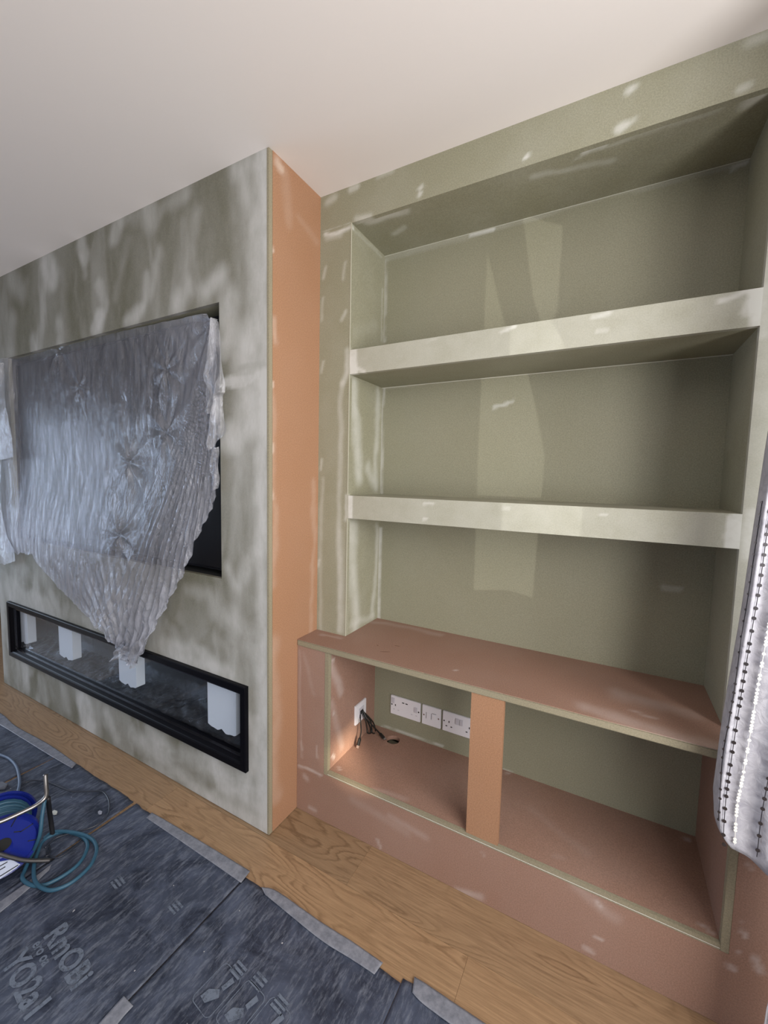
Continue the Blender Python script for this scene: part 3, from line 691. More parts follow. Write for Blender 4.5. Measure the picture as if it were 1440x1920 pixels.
panel('soffit', 2, ZT, A0, A1, .018, YB, -1, .018, M['green'], al, [so3([(690, 415), (760, 395)], .03, .8, .55), so3([(740, 440), (760, 425)], .02, .8, .4), so3([(1095, 285), (1130, 275)], .010, .6, .7), so3([(1080, 295), (1350, 205)], .010, .7, .25), so3([(1400, 195), (1420, 185)], .03, .8, .5), so3([(1000, 330), (1150, 300)], .02, .9, .35)], step=.010, seed=21, warp=.015)
def shelf(zz, strokes, lab):
    sh = bpy.data.objects.new('shelf', None); COL.objects.link(sh); sh.location = ((A0 + A1) / 2, .12, zz[0]); sh['label'] = lab
    sh.parent = al; sh.matrix_parent_inverse = Matrix.Translation(-al.location)
    def kid(o): o.matrix_parent_inverse = Matrix.Translation(-sh.location); o.parent = sh; return o
    e2 = bpy.data.objects.new('tmp', None)
    class Pp: pass
    def mk(nm, *a, **k):
        p_ = Pp(); 
        o = panel(nm, *a, **k); o.parent = sh; o.matrix_parent_inverse = Matrix.Translation(-sh.location); return o
    mk('fascia', 1, 0.0, A0, A1, zz[0], zz[1], -1, .018, M['green'], al, strokes, step=.007, seed=int(zz[0] * 40), warp=.010, base=.30)
    mk('top_board', 2, zz[1], A0, A1, .018, YB, 1, .012, M['green'], al, [], step=.03, base=.12)
    mk('under_board', 2, zz[0], A0, A1, .018, YB, -1, .012, M['green'], al, [S([(940, 600), (1060, 585)] if zz is S1 else [(800, 990), (860, 995)], .03, .8, .4, 2, zz[0])], step=.012, seed=4)
    o = box('joint_bead', A0, A1, YB - .0025, YB, zz[0] - .0025, zz[0], plain('thin_bead', (.50, .49, .42), .8)); o.parent = sh; o.matrix_parent_inverse = Matrix.Translation(-sh.location)
    bpy.data.objects.remove(e2)
G1 = [G([(662, 655), (662, 700)], .022, .3, .98), G([(672, 690), (682, 695)], 0.0161, 0.9, 0.736), G([(1422, 545), (1418, 610)], .020, .3, .98), G([(1395, 590), (1405, 570)], 0.0207, 0.8, 0.736), G([(1350, 566), (1375, 558), (1400, 548)], 0.0138, 0.9, 0.782), G([(940, 622), (965, 614)], 0.0115, 0.8, 0.782), G([(1110, 597), (1140, 590)], 0.0115, 0.8, 0.552), G([(1120, 622), (1140, 618)], 0.0115, 0.8, 0.552),
      G([(800, 640), (830, 632)], 0.0092, 0.9, 0.46), G([(840, 628), (1000, 600)], .012, .9, .25), G([(740, 672), (760, 665)], 0.0092, 0.9, 0.368), G([(1050, 600), (1350, 560)], .025, .9, .30), G([(860, 650), (930, 640)], 0.0115, 1, 0.276)]
G2 = [G([(658, 930), (658, 972)], .012, .4, .95), G([(795, 943), (812, 945)], 0.0103, 0.8, 0.782), G([(792, 972), (800, 972)], 0.0092, 0.8, 0.782), G([(945, 955), (955, 955)], 0.0103, 0.8, 0.552), G([(1125, 965), (1135, 965)], 0.0092, 0.8, 0.69), G([(1372, 975), (1368, 1025)], .022, .4, .95), G([(1388, 966), (1384, 1028)], .020, .3, .95), G([(900, 990), (1350, 1010)], .02, .9, .28)]
shelf(S1, G1, 'upper boxed shelf'); shelf(S2, G2, 'lower boxed shelf')
adopt(box('joint_bead', A0, A1, YB - .0025, YB, ZT - .0025, ZT, plain('thin_bead', (.46, .45, .38), .8), None), al)
adopt(box('corner_bead', A0 - .0015, A0 + .0015, -.0015, .0015, ZW + .001, S2[0], plain('pale_bead', (.46, .45, .36), .7), None), al)
adopt(box('corner_bead', A0 - .0015, A0 + .0015, -.0015, .0015, S2[1], S1[0], plain('pale_bead', (.46, .45, .36), .7), None), al)
adopt(box('corner_bead', A0 - .0015, A0 + .0015, -.0015, .0015, S1[1], ZT, plain('pale_bead', (.46, .45, .36), .7), None), al)

# ------------------------------------------------------------------ worktop
wt = empty('worktop', (.8, .07, ZW - TK), 'long pinkish-brown board worktop under the alcove shelves, on the low cabinet', 'worktop')
T_ = lambda pts, r, soft=.7, amt=.6: S(pts, r, soft, amt, 2, ZW)
panel('top_surface', 2, ZW, 0.001, XR - .002, YW + .0015, YB, 1, .002, M['pink'], wt, [T_([(600, 1190), (640, 1196)], .015, .7, .4), T_([(1100, 1330), (1330, 1400)], .05, .9, .35), T_([(1150, 1300), (1300, 1345)], .05, .9, .3), T_([(700, 1165), (820, 1190)], .03, .9, .25), T_([(856, 1256), (860, 1258)], .004, .5, .9), T_([(1180, 1330), (1230, 1350)], .006, .8, .5)], step=.012, seed=23, warp=.03)
adopt(box('edge', 0.001, XR - .002, YW, YB, ZW - TK, ZW - .0015, M['edge'], None, bev=.003), wt)
p1, p2 = at(722, 1222, 2, ZW + .0004), at(745, 1211, 2, ZW + .0004)
stain = plain('brown_stain', (.17, .08, .05), .6)
for (cxs, rx, ry, an) in ((p1, .020, .003, .5), (p2, .012, .003, .2), (at(708, 1210, 2, ZW + .0004), .006, .003, -.5)):
    bm = bmesh.new()
    vs_ = [bm.verts.new(cxs + Vector((math.cos(a_) * rx * math.cos(an) - math.sin(a_) * ry * math.sin(an), math.cos(a_) * rx * math.sin(an) + math.sin(a_) * ry * math.cos(an), 0))) for a_ in [i * math.pi / 6 for i in range(12)]]
    bm.faces.new(vs_)
    tag(adopt(from_bm('scuff_mark', bm, stain), wt), 'small brown scuff mark')

# ------------------------------------------------------------------ base cabinet
cb = empty('base_cabinet', (.8, .05, 0), 'open orange-brown board base cabinet with a centre post, below the worktop', 'cabinet')
E_ = .018
Fq = lambda pts, r, soft=.7, amt=.6: S(pts, r, soft, amt, 1, YF)
zt_ = ZW - TK
pf = [Fq([(560, 1437), (580, 1443), (602, 1456)], .010, 0.65, 0.76), Fq([(570, 1455), (575, 1460)], .018, 0.85, 0.48), Fq([(562, 1220), (566, 1420)], .012, 1, 0.36), Fq([(595, 1400), (597, 1420)], .008, 0.85, 0.56), Fq([(570, 1225), (590, 1300)], .025, 1, 0.24), Fq([(565, 1390), (567, 1405)], .008, 0.85, 0.48),
      Fq([(580, 1515), (592, 1522)], .016, 0.95, 0.52), Fq([(708, 1575), (714, 1588)], .010, 0.85, 0.48), Fq([(730, 1530), (800, 1570)], .02, 1, 0.24), Fq([(860, 1668), (900, 1680)], .020, 0.95, 0.44), Fq([(1120, 1690), (1128, 1700)], .010, 0.85, 0.56), Fq([(1080, 1660), (1150, 1720)], .03, 1, 0.24), Fq([(1095, 1775), (1108, 1783)], .012, 0.85, 0.48), Fq([(1115, 1755), (1128, 1762)], .003, 0.75, 0.56),
      Fq([(908, 1600), (912, 1606)], .006, 0.85, 0.4), Fq([(1361, 1808), (1372, 1815)], .012, 0.75, 0.56), Fq([(1390, 1747), (1396, 1758)], .010, 0.75, 0.64), Fq([(1388, 1724), (1392, 1728)], .005, 0.75, 0.56), Fq([(1418, 1800), (1424, 1820)], .014, 0.75, 0.6), Fq([(1398, 1618), (1404, 1626)], .010, 0.85, 0.4), Fq([(1384, 1785), (1384, 1790)], .004, 0.75, 0.56), Fq([(660, 1500), (760, 1560)], .03, 1, 0.16)]
panel('plinth', 1, YF, 0.001, XR, 0.001, ZC - E_, -1, .018, M['pink'], cb, pf, step=.009, seed=25, warp=.012)
panel('stile', 1, YF, 0.001, U0 - E_, ZC - E_, zt_, -1, .018, M['pink'], cb, pf, step=.007, seed=26, warp=.012, base=.10)
panel('stile', 1, YF, U1 + E_, XR, ZC - E_, zt_, -1, .018, M['pink'], cb, pf, step=.009, seed=27, warp=.012)
sp_ = lambda pts, r, soft=.7, amt=.6: S(pts, r, soft, amt, 0, U0)
adopt(box('side_edge', U0 - E_, U0, YF - .0006, YF + .018, ZC - E_, zt_, M['edge'], None, bev=.001), cb)
adopt(box('side_edge', U1, U1 + E_, YF - .0006, YF + .018, ZC - E_, zt_, M['edge'], None, bev=.001), cb)
adopt(box('base_edge', U0, U1, YF - .0006, YF + .012, ZC - E_, ZC - .0005, M['edge'], None, bev=.001), cb)
adopt(box('base_seam', U0, U1, YF - .0012, YF - .0004, ZC - .0125, ZC - .0115, M['filler'], None), cb)
panel('side_panel', 0, U0, YF + .018, YC, ZC, zt_, 1, .018, M['pink'], cb, [sp_([(620, 1240), (640, 1300)], .03, .9, .5), sp_([(622, 1240), (628, 1238)], .008, .5, .8), sp_([(625, 1338), (626, 1340)], .007, .5, .9), sp_([(622, 1418), (626, 1422)], .010, .5, .9), sp_([(622, 1320), (640, 1400)], .03, .9, .3)], step=.009, seed=29, warp=.012)
panel('side_panel', 0, U1, YF + .018, YC, ZC, zt_, -1, .018, M['pink'], cb, [], step=.03)
panel('back_panel', 1, YC, U0, U1, ZC, zt_, -1, .012, M['green_back'], cb, [S([(715, 1363), (830, 1398)], .006, .6, .6, 1, YC), S([(942, 1443), (1100, 1500)], .004, .6, .5, 1, YC)], step=.010, seed=31, warp=.008)
# base board with a cable hole
hc = at(672 + 66, 1387, 2, ZC); hc = at(737, 1387, 2, ZC)
hr = .030
hs = .045
Zs = lambda pts, r, soft=.7, amt=.6: S(pts, r, soft, amt, 2, ZC)
bs = [Zs([(635, 1440), (640, 1444)], .008, 0.85, 0.68), Zs([(948, 1450), (955, 1452)], .008, 0.75, 0.64), Zs([(1280, 1570), (1292, 1574)], .010, 0.85, 0.64), Zs([(1310, 1728), (1330, 1742)], .009, 0.85, 0.64), Zs([(700, 1480), (760, 1500)], .02, 1, 0.24), Zs([(1000, 1520), (1100, 1600)], .03, 1, 0.096), Zs([(1040, 1605), (1060, 1612)], .01, 1, 0.16)]
panel('base_panel', 2, ZC, U0, U1, YF + .012, YC, 1, .016, M['pink'], cb, bs, [(hc.x - hs, hc.x + hs, hc.y - hs, hc.y + hs)], step=.010, seed=33, warp=.012)
bm = bmesh.new(); n_ = 32
ci, co, cl = [], [], []
for i in range(n_):
    a_ = 2 * math.pi * i / n_; cs, sn = math.cos(a_), math.sin(a_); q = hs / max(abs(cs), abs(sn))
    ci.append(bm.verts.new((hc.x + cs * hr, hc.y + sn * hr, ZC))); co.append(bm.verts.new((hc.x + cs * q, hc.y + sn * q, ZC))); cl.append(bm.verts.new((hc.x + cs * hr, hc.y + sn * hr, ZC - .018)))
for i in range(n_):
    j = (i + 1) % n_
    bm.faces.new((ci[i], co[i], co[j], ci[j])); bm.faces.new((ci[j], cl[j], cl[i], ci[i]))
bmesh.ops.recalc_face_normals(bm, faces=bm.faces)
adopt(from_bm('cable_hole', bm, M['pink']), cb)
adopt(box('batten', hc.x - .04, hc.x + .05, hc.y - .05, hc.y + .05, ZC - .06, ZC - .04, M['edge'], None), cb)
PO = panel('centre_post', 1, YF, .7135, .8165, ZC, zt_, -1, .018, M['orange'], cb, [], step=.03, seed=35)

# ------------------------------------------------------------------ sockets
def plate(bm, w_, h_, t_=.009): bx(bm, -w_ / 2, w_ / 2, -t_, 0, -h_ / 2, h_ / 2, .0016)
def slots(name, boxes, mat, par, y=-.0094):
    bm = bmesh.new()
    for (x, z, w_, h_) in boxes: bx(bm, x - w_ / 2, x + w_ / 2, y, y + .0008, z - h_ / 2, z + h_ / 2)
    return from_bm(name, bm, mat, par)
q0 = .2435; qz = .3042
def double_socket(loc, label, usb):
    o = empty('double_socket', loc, label, 'socket', 'white electrical plates on the cabinet back')
    bm = bmesh.new(); plate(bm, .146, .086); from_bm('faceplate', bm, M['white_plastic'], o)
    sx = (-.044, .044)
    for k, x in enumerate(sx):
        xo = x if usb else x
        dk = M['slot']
        slots('socket_slot', [(xo + (.0 if not usb else -.004 + .006 * k), .002, .0042, .0085)], dk, o)
        slots('socket_slot', [(xo - .011, -.018, .0075, .0042)], dk if not usb else M['grey_plastic'], o)
        slots('socket_slot', [(xo + .011, -.018, .0075, .0042)], dk if not usb else M['grey_plastic'], o)
    if usb:
        for x in (-.010, .007): slots('usb_port', [(x, .022, .011, .0042)], M['slot'], o)
        for x in (-.060, .052):
            bm = bmesh.new(); bx(bm, x - .007, x + .007, -.0125, -.009, .010 if x < 0 else -.004, .034 if x < 0 else .020, .001); from_bm('switch', bm, M['grey_plastic'], o)
    else:
        for x in (-.009, .009):
            bm = bmesh.new(); bx(bm, x - .0065, x + .0065, -.0130, -.009, .002, .028, .001); from_bm('switch', bm, M['grey_plastic'], o)
    for x in (-.066, .066):
        bm = bmesh.new(); bmesh.ops.create_cone(bm, cap_ends=True, segments=14, radius1=.0032, radius2=.0032, depth=.0012, matrix=Matrix.Translation((x, -.0092, .002)) @ Matrix.Rotation(math.pi / 2, 4, 'X')); from_bm('screw', bm, M['slot'], o)
    return o
double_socket((q0 + .073, YC, qz + .043), 'white double socket with two USB ports, leftmost plate on the cabinet back', True)
sg_ = empty('telephone_socket', (q0 + .198, YC, qz + .043), 'single square white wall plate between the two double sockets', 'socket', 'white electrical plates on the cabinet back')
bm = bmesh.new(); plate(bm, .086, .086); from_bm('faceplate', bm, M['white_plastic'], sg_)
for x in (-.013, .013):
    bm = bmesh.new(); bx(bm, x - .009, x + .009, -.0112, -.009, -.012, .014, .001); from_bm('module', bm, M['white_plastic'], sg_)
for q in ((-.0235, 0, .0016, .028), (0, 0, .0016, .026), (.013, .0155, .020, .0016)): slots('module_seam', [q], M['slot'], sg_)
for x in (-.034, .034):
    bm = bmesh.new(); bmesh.ops.create_cone(bm, cap_ends=True, segments=14, radius1=.0034, radius2=.0034, depth=.0012, matrix=Matrix.Translation((x, -.0092, 0)) @ Matrix.Rotation(math.pi / 2, 4, 'X')); from_bm('screw', bm, M['socket_metal'], sg_)
double_socket((q0 + .323, YC, qz + .043), 'white double socket with centre rocker switches, partly behind the centre post', False)
# brush plate on the side panel
pl_a, pl_b = at(662, 1341, 0, U0), at(685, 1326, 0, U0)
pc = (pl_a + pl_b) / 2; hw = .043
bp_ = empty('cable_outlet_plate', (U0, pc.y, pc.z), 'square white cable outlet plate on the left inner side of the cabinet', 'wall plate')
bm = bmesh.new(); bx(bm, 0, .009, -hw, hw, -.043, .043, .0015); from_bm('faceplate', bm, M['white_plastic'], bp_)
bm = bmesh.new(); bx(bm, .008, .012, -.020, .020, -.022, .022, .001); from_bm('insert', bm, M['grey_plastic'], bp_)
bm = bmesh.new(); bx(bm, .0115, .0125, -.012, .012, -.008, .010); from_bm('opening', bm, M['slot'], bp_)
O3 = Vector((U0 + .010, pc.y, pc.z))
def av(px, py, x): return at(px, py, 0, x)
cbl = [
    ('display_cable', 'black cable with flat silver plug hanging straight down from the outlet plate', [O3 + Vector((0, -.008, -.004)), av(676, 1350, U0 + .022), av(677, 1370, U0 + .03), av(675, 1383, U0 + .030)], av(671, 1400, U0 + .030), .0028),
    ('display_cable', 'black cable whose plug rests at the round hole in the cabinet base', [O3 + Vector((0, .010, .004)), av(688, 1348, U0 + .035), av(702, 1364, U0 + .06), at(712, 1375, 2, ZC + .018)], at(722, 1387, 2, ZC + .010), .0032),
]
for nm, lab, pts, end, r in cbl:
    o = empty(nm, tuple(pts[0]), lab, 'cable', 'black cables from the outlet plate')
    adopt(tube('lead', pts, r, M['cable']), o)
    d = (end - pts[-1]).normalized(); bm = bmesh.new()
    tube_bm(bm, [pts[-1], pts[-1] + d * .006, pts[-1] + d * .010, pts[-1] + d * .030], lambda t: .004 if t < .3 else .0075, 8)
    adopt(from_bm('plug', bm, M['cable']), o)
    bm = bmesh.new(); s_ = d.cross(Vector((0, 0, 1)));
    if s_.length < .1: s_ = Vector((0, 1, 0))
    s_ = (s_ - d * s_.dot(d)).normalized(); n3 = d.cross(s_)
    c0 = pts[-1] + d * .030
    vs_ = [bm.verts.new(c0 + d * a_ + s_ * b1 + n3 * c1) for a_ in (0, .011) for b1 in (-.006, .006) for c1 in (-.0022, .0022)]
    for q in ((0, 1, 3, 2), (4, 6, 7, 5), (0, 4, 5, 1), (2, 3, 7, 6), (0, 2, 6, 4), (1, 5, 7, 3)): bm.faces.new([vs_[i] for i in q])
    bmesh.ops.recalc_face_normals(bm, faces=bm.faces)
    adopt(from_bm('connector', bm, M['socket_metal']), o)
for k, (ex, lab) in enumerate(((688, 'black cable looped back on itself below the plate, nearer the front'), (697, 'black cable looped back on itself below the plate, nearer the back wall'))):
    p = [O3 + Vector((0, .002 + .004 * k, -.002)), av(ex - 3, 1350, U0 + .03), av(ex, 1366, U0 + .035), av(ex + 1, 1374, U0 + .038), av(ex + 7, 1374, U0 + .034), av(ex + 6, 1364, U0 + .03), av(ex + 1, 1352, U0 + .022), O3 + Vector((0, .006 + .004 * k, .000))]
    o = tube('looped_cable', p, .0030, M['cable']); tag(o, lab, 'cable', 'black cables from the outlet plate')

# ------------------------------------------------------------------ floor protection boards
def board(x0_, x1_, y0_, y1_, label, seed, lift=0.0, sk=0.0):
    r = np.random.default_rng(seed)
    us = np.linspace(0, 1, 60); vs = np.linspace(0, 1, 90)
    Uv, Vv = np.meshgrid(us, vs, indexing='ij')
    Xb = x0_ + (x1_ - x0_) * Uv + sk * (1 - Vv); Yb = y0_ + (y1_ - y0_) * Vv
    edge = np.minimum(np.minimum(Uv, 1 - Uv) * 8, np.minimum(Vv, 1 - Vv) * 10); edge = np.clip(edge, 0, 1)
    Zb = .003 + lift + .006 * edge * (fbm(Xb * 5 + 3, Yb * 5, seed) - .25) + .0025 * edge * (fbm(Xb * 18, Yb * 14, seed + 3) - .3)
    Zb = np.maximum(Zb, .0026 + lift)
    Xb = Xb + .0 * (1 - np.clip(Uv * (1 - Uv) * 40, 0, 1)) * (fbm(Uv * 3, Vv * 9, seed + 5) - .5); Yb = Yb + .012 * (1 - np.clip(Vv * (1 - Vv) * 40, 0, 1)) * (fbm(Uv * 7, Vv * 3, seed + 6) - .5)
    o = surf('floor_protection_board', Xb, Yb, Zb, M['navy'], None)
    md = o.modifiers.new('thickness', 'SOLIDIFY'); md.thickness = .0024; md.offset = 1 if False else -1
    me = o.data
    n0 = me.polygons[0].normal.z
    if n0 < 0: me.flip_normals()
    tag(o, label, 'floor protection', 'navy floor protection boards')
    return o
bd = []
spec = [(-1.80, -1.196, 'dusty navy floor protection board at the left photo edge under the grey cable'),
        (-1.19, -0.602, 'dusty navy floor protection board just left of the bare wood gap'), (-0.580, 0.048, 'navy floor protection board carrying the blue cable loops, right of the wood gap'),
        (0.0490, 0.643, 'navy floor protection board printed with rounded square symbols'), (0.6445, 1.24, 'navy floor protection board at the bottom edge, in front of the cabinet')]
for i, (a, b_, lab) in enumerate(spec):
    bd.append(board(a, b_, -1.66 + .01 * (i % 2), -.452 + (.0, .010, .006, .004, .018)[i], lab, 107 + i * 7, lift=.0025 if i == 2 else 0, sk=(.0, .05, -.010, -.010, -.010)[i] * 1.0))

def tape(pts, label, seed, z=.0075):
    """strip of tape given by its outline on the floor; laid as a fine grid between its two long sides"""
    A_, B_ = interp(pts[0], 60), interp(pts[1], 60); s = np.linspace(0, 1, 9)[:, None]
    X_ = A_[None, :, 0] * (1 - s) + B_[None, :, 0] * s; Y_ = A_[None, :, 1] * (1 - s) + B_[None, :, 1] * s
    Z_ = z * np.ones_like(X_) + .0012 * (fbm(X_ * 60, Y_ * 60, seed) - .2)
    o = surf('tape_strip', X_, Y_, Z_, M['tape'], None)
    if o.data.polygons[0].normal.z < 0: o.data.flip_normals()
    md = o.modifiers.new('thickness', 'SOLIDIFY'); md.thickness = .0007; md.offset = -1
    tag(o, label, 'tape', 'grey tape strips on the floor protection')
g = lambda *p: [tuple(at(a, b_, 2, .006))[:2] for a, b_ in p]
tape((g((-60, 1312), (0, 1337), (30, 1362), (90, 1395), (143, 1432)), g((-60, 1330), (0, 1360), (40, 1384), (90, 1415), (135, 1441))), 'grey tape strip at the left, along the chimney breast side of the boards', 1)
tape((g((285, 1524), (330, 1550), (400, 1592), (469, 1634)), g((274, 1534), (320, 1565), (390, 1613), (452, 1656))), 'grey tape strip in front of the right end of the fireplace', 2)
tape((g((490, 1664), (520, 1672), (600, 1728), (660, 1766), (718, 1806)), g((497, 1678), (520, 1697), (600, 1762), (660, 1800), (702, 1828))), 'grey tape strip on the board edge facing the left of the cabinet', 3)
tape((g((777, 1832), (800, 1846), (850, 1880), (925, 1930), (1100, 2046)), g((773, 1862), (792, 1882), (840, 1918), (880, 1946), (1040, 2060))), 'grey tape strip at the bottom edge, nearest the camera on the right', 4)
tape((g((232, 1868), (205, 1898), (150, 1960)), g((250, 1887), (225, 1915), (175, 1980))), 'short grey tape piece across the seam at the bottom of the photo', 5)
tape((g((97, 1620), (60, 1648), (0, 1690), (-40, 1715)), g((92, 1632), (60, 1662), (0, 1712), (-40, 1742))), 'grey tape strip running under the cable reel to the left edge', 6)

# print on the boards: letters and symbols, flat in the sheet's own plane
bpy.context.view_layer.update()
def letters(txt, px, py, size, rot, par, sx=1.0):
    cu = bpy.data.curves.new('t', 'FONT'); cu.body = txt; cu.size = size; cu.resolution_u = 3; cu.offset = size * .03
    tmp = bpy.data.objects.new('t', cu); COL.objects.link(tmp); dg = bpy.context.evaluated_depsgraph_get(); dg.update()
    me = bpy.data.meshes.new_from_object(tmp.evaluated_get(dg)); bpy.data.objects.remove(tmp)
    p = at(px, py, 2, .0085)
    me.transform(Matrix.Translation((p.x, p.y, .0088)) @ Matrix.Rotation(rot, 4, 'Z') @ Matrix.Diagonal((sx, 1, 1, 1)))
    bm = bmesh.new(); bm.from_mesh(me)
    bmesh.ops.triangulate(bm, faces=bm.faces)
    o = from_bm('lettering', bm, M['print'], par); me2 = o.data; me2.name = 'lettering'
    return o
b3, b4 = bd[2], bd[3]
letters('YO2a1', 5, 1808, .075, -.12, b3)
letters('ero oa', 60, 1772, .034, -.12, b3)
letters('RmOBi', 82, 1755, .075, -.12, b3)
def rrect(bm, c0, w_, h_, rad, t_, rot):
    pts = []
    for qx, qy, a0 in ((1, 1, 0), (-1, 1, 90), (-1, -1, 180), (1, -1, 270)):
        for k in range(5):
            a_ = math.radians(a0 + k * 22.5); pts.append(((qx * (w_ / 2 - rad)), (qy * (h_ / 2 - rad)), a_))
    o_, i_ = [], []
    cr, sr = math.cos(rot), math.sin(rot)
    for x, y, a_ in pts:
        for lst, rr in ((o_, rad), (i_, rad - t_)):
            X_, Y_ = x + rr * math.cos(a_), y + rr * math.sin(a_)
            lst.append(bm.verts.new((c0.x + X_ * cr - Y_ * sr, c0.y + X_ * sr + Y_ * cr, .0088)))
    for k in range(len(o_)): j = (k + 1) % len(o_); bm.faces.new((o_[k], o_[j], i_[j], i_[k]))
def poly(bm, c0, pts, rot, sc=1):
    cr, sr = math.cos(rot), math.sin(rot)
    bm.faces.new([bm.verts.new((c0.x + sc * (x * cr - y * sr), c0.y + sc * (x * sr + y * cr), .0088)) for x, y in pts])
for k, (px, py) in enumerate(((407, 1855), (452, 1890), (500, 1925))):
    bm = bmesh.new(); c0 = at(px, py, 2, .0085)
    rrect(bm, c0, .075, .105, .014, .002, -.12)
    poly(bm, c0, [(-.022, -.034), (.0, -.036), (.020, -.008), (.006, .004), (-.018, -.012)], -.12)
    poly(bm, c0, [(.004, .010), (.016, .006), (.024, .036), (.010, .040)], -.12)
    from_bm('symbol', bm, M['print'], b4)
for k, (px, py) in enumerate(((440, 1826), (478, 1848), (518, 1892), (322, 1706), (214, 1660))):
    bm = bmesh.new(); c0 = at(px, py, 2, .0085)
    for j in range(3): poly(bm, c0, [(-.020, -.004 + j * .012), (.020, -.004 + j * .012), (.020, .003 + j * .012), (-.020, .003 + j * .012)], -.12)
    from_bm('small_print', bm, M['print'], b4 if px > 330 else b3)

# scraps on the boards
def scrap(px, py, r, label, col=(.5, .52, .5)):
    p = at(px, py, 2, .010); bm = bmesh.new(); n_ = 7
    tp = [bm.verts.new((p.x + r * (1 + .4 * math.sin(i * 5.1)) * math.cos(i * 2 * math.pi / n_), p.y + r * .7 * math.sin(i * 2 * math.pi / n_), .012 + .004 * math.sin(i * 2.3))) for i in range(n_)]
    bt = [bm.verts.new((v.co.x, v.co.y, .0075)) for v in tp]
    bm.faces.new(tp); bm.faces.new(bt[::-1])
    for i in range(n_): bm.faces.new((tp[i], bt[i], bt[(i + 1) % n_], tp[(i + 1) % n_]))
    bmesh.ops.recalc_face_normals(bm, faces=bm.faces)
    o = from_bm('scrap', bm, plain('scrap_pale', col, .8)); tag(o, label, 'scrap')
scrap(103, 1524, .012, 'pale triangular scrap on the boards right of the cable reel')
scrap(188, 1524, .009, 'small pale scrap on the boards by the thin cable', (.25, .27, .33))
scrap(4, 1474, .028, 'grey tape scrap behind the cable reel', (.13, .14, .17))

# ------------------------------------------------------------------ cable reel
rl_c = at(0, 1588, 2, .118)
axh = Vector((CAM.x - rl_c.x, CAM.y - rl_c.y, 0)).normalized()      # reel axis, lying level
side_ = Vector((0, 0, 1)).cross(axh)
rl = empty('cable_reel', (rl_c.x, rl_c.y, 0.005), 'blue drum cable reel on a bent steel tube stand at the left photo edge', 'cable reel')
RR = .107
def disc(name, c0, r, t_, mat, hole=0, dish=0):
    bm = bmesh.new(); n_ = 48
    prof = [(hole, 0), (hole, t_), (r * .30, t_ + dish), (r * .86, t_ + dish), (r * .90, t_), (r - .003, t_ + .004), (r, t_ * .5), (r - .003, 0)] if hole else [(0, 0), (0, t_)]
    rings = []
    for rr, h_ in prof:
        rings.append([bm.verts.new(c0 + side_ * rr * math.cos(2 * math.pi * k / n_) + Vector((0, 0, 1)) * rr * math.sin(2 * math.pi * k / n_) + axh * h_) for k in range(n_)])
    for a, b_ in zip(rings, rings[1:] + rings[:1]):
        for k in range(n_): bm.faces.new((a[k], a[(k + 1) % n_], b_[(k + 1) % n_], b_[k]))
    bmesh.ops.recalc_face_normals(bm, faces=bm.faces)
    return adopt(from_bm(name, bm, mat, smooth=False), rl)
disc('near_flange', rl_c, RR, .008, M['blue'], .018, .006)
disc('far_flange', rl_c - axh * .135, RR, .008, M['blue'], .018, -.004)
# wound flex: a spiral with several layers
pts = []
for lay in range(2):
    for k in range(0, 11 * 24):
        a_ = 2 * math.pi * k / 24; h_ = -.128 + (k / 24) * .0112 + .006
        if lay: h_ = -.006 - (k / 24) * .0108
        r_ = .072 + lay * .0105 + .0015 * math.sin(k * .37 + lay)
        pts.append(rl_c + side_ * r_ * math.cos(a_) + Vector((0, 0, 1)) * r_ * math.sin(a_) + axh * h_)
bm = bmesh.new(); tube_bm(bm, pts, .0058, 7); adopt(from_bm('wound_flex', bm, M['hose'], smooth=True), rl)
disc('hub', rl_c - axh * .125, .064, .12, M['blue'], .02, 0)
NP = rl_c + axh * .035
pv = lambda px, py, off=0: at_plane(px, py, NP + axh * off, axh)
adopt(tube('tube_frame', [pv(85, 1452, -.05), pv(86, 1472, -.03), pv(87, 1488, -.01), pv(82, 1499, 0), pv(66, 1511), pv(46, 1521), pv(20, 1533), pv(-5, 1543), pv(-60, 1560)], .0068, M['steel'], seg=12), rl)
adopt(tube('tube_foot', [pv(94, 1613, .0), pv(70, 1614), pv(46, 1613), pv(20, 1607), pv(-5, 1600), pv(-40, 1596)], .0065, M['steel'], seg=12), rl)
adopt(tube('tube_leg', [pv(90, 1496, -.05), at(94, 1530, 2, .10), at(99, 1566, 2, .018)], .0075, plain('dark_tube', (.03, .03, .035), .4, .5), seg=10), rl)
for k, (px, py) in enumerate(((6, 1584),)):
    p = pv(px, py, -.020)
    bm = bmesh.new(); n_ = 20
    vs_ = [bm.verts.new(p + side_ * .021 * math.cos(2 * math.pi * i / n_) + Vector((0, 0, .021 * math.sin(2 * math.pi * i / n_)))) for i in range(n_)]
    v2_ = [bm.verts.new(v.co - axh * .004) for v in vs_]
    bm.faces.new(vs_); bm.faces.new(v2_[::-1])
    for i in range(n_): bm.faces.new((vs_[i], vs_[(i + 1) % n_], v2_[(i + 1) % n_], v2_[i]))
    bmesh.ops.recalc_face_normals(bm, faces=bm.faces)
    adopt(from_bm('outlet_cover', bm, M['slot']), rl)
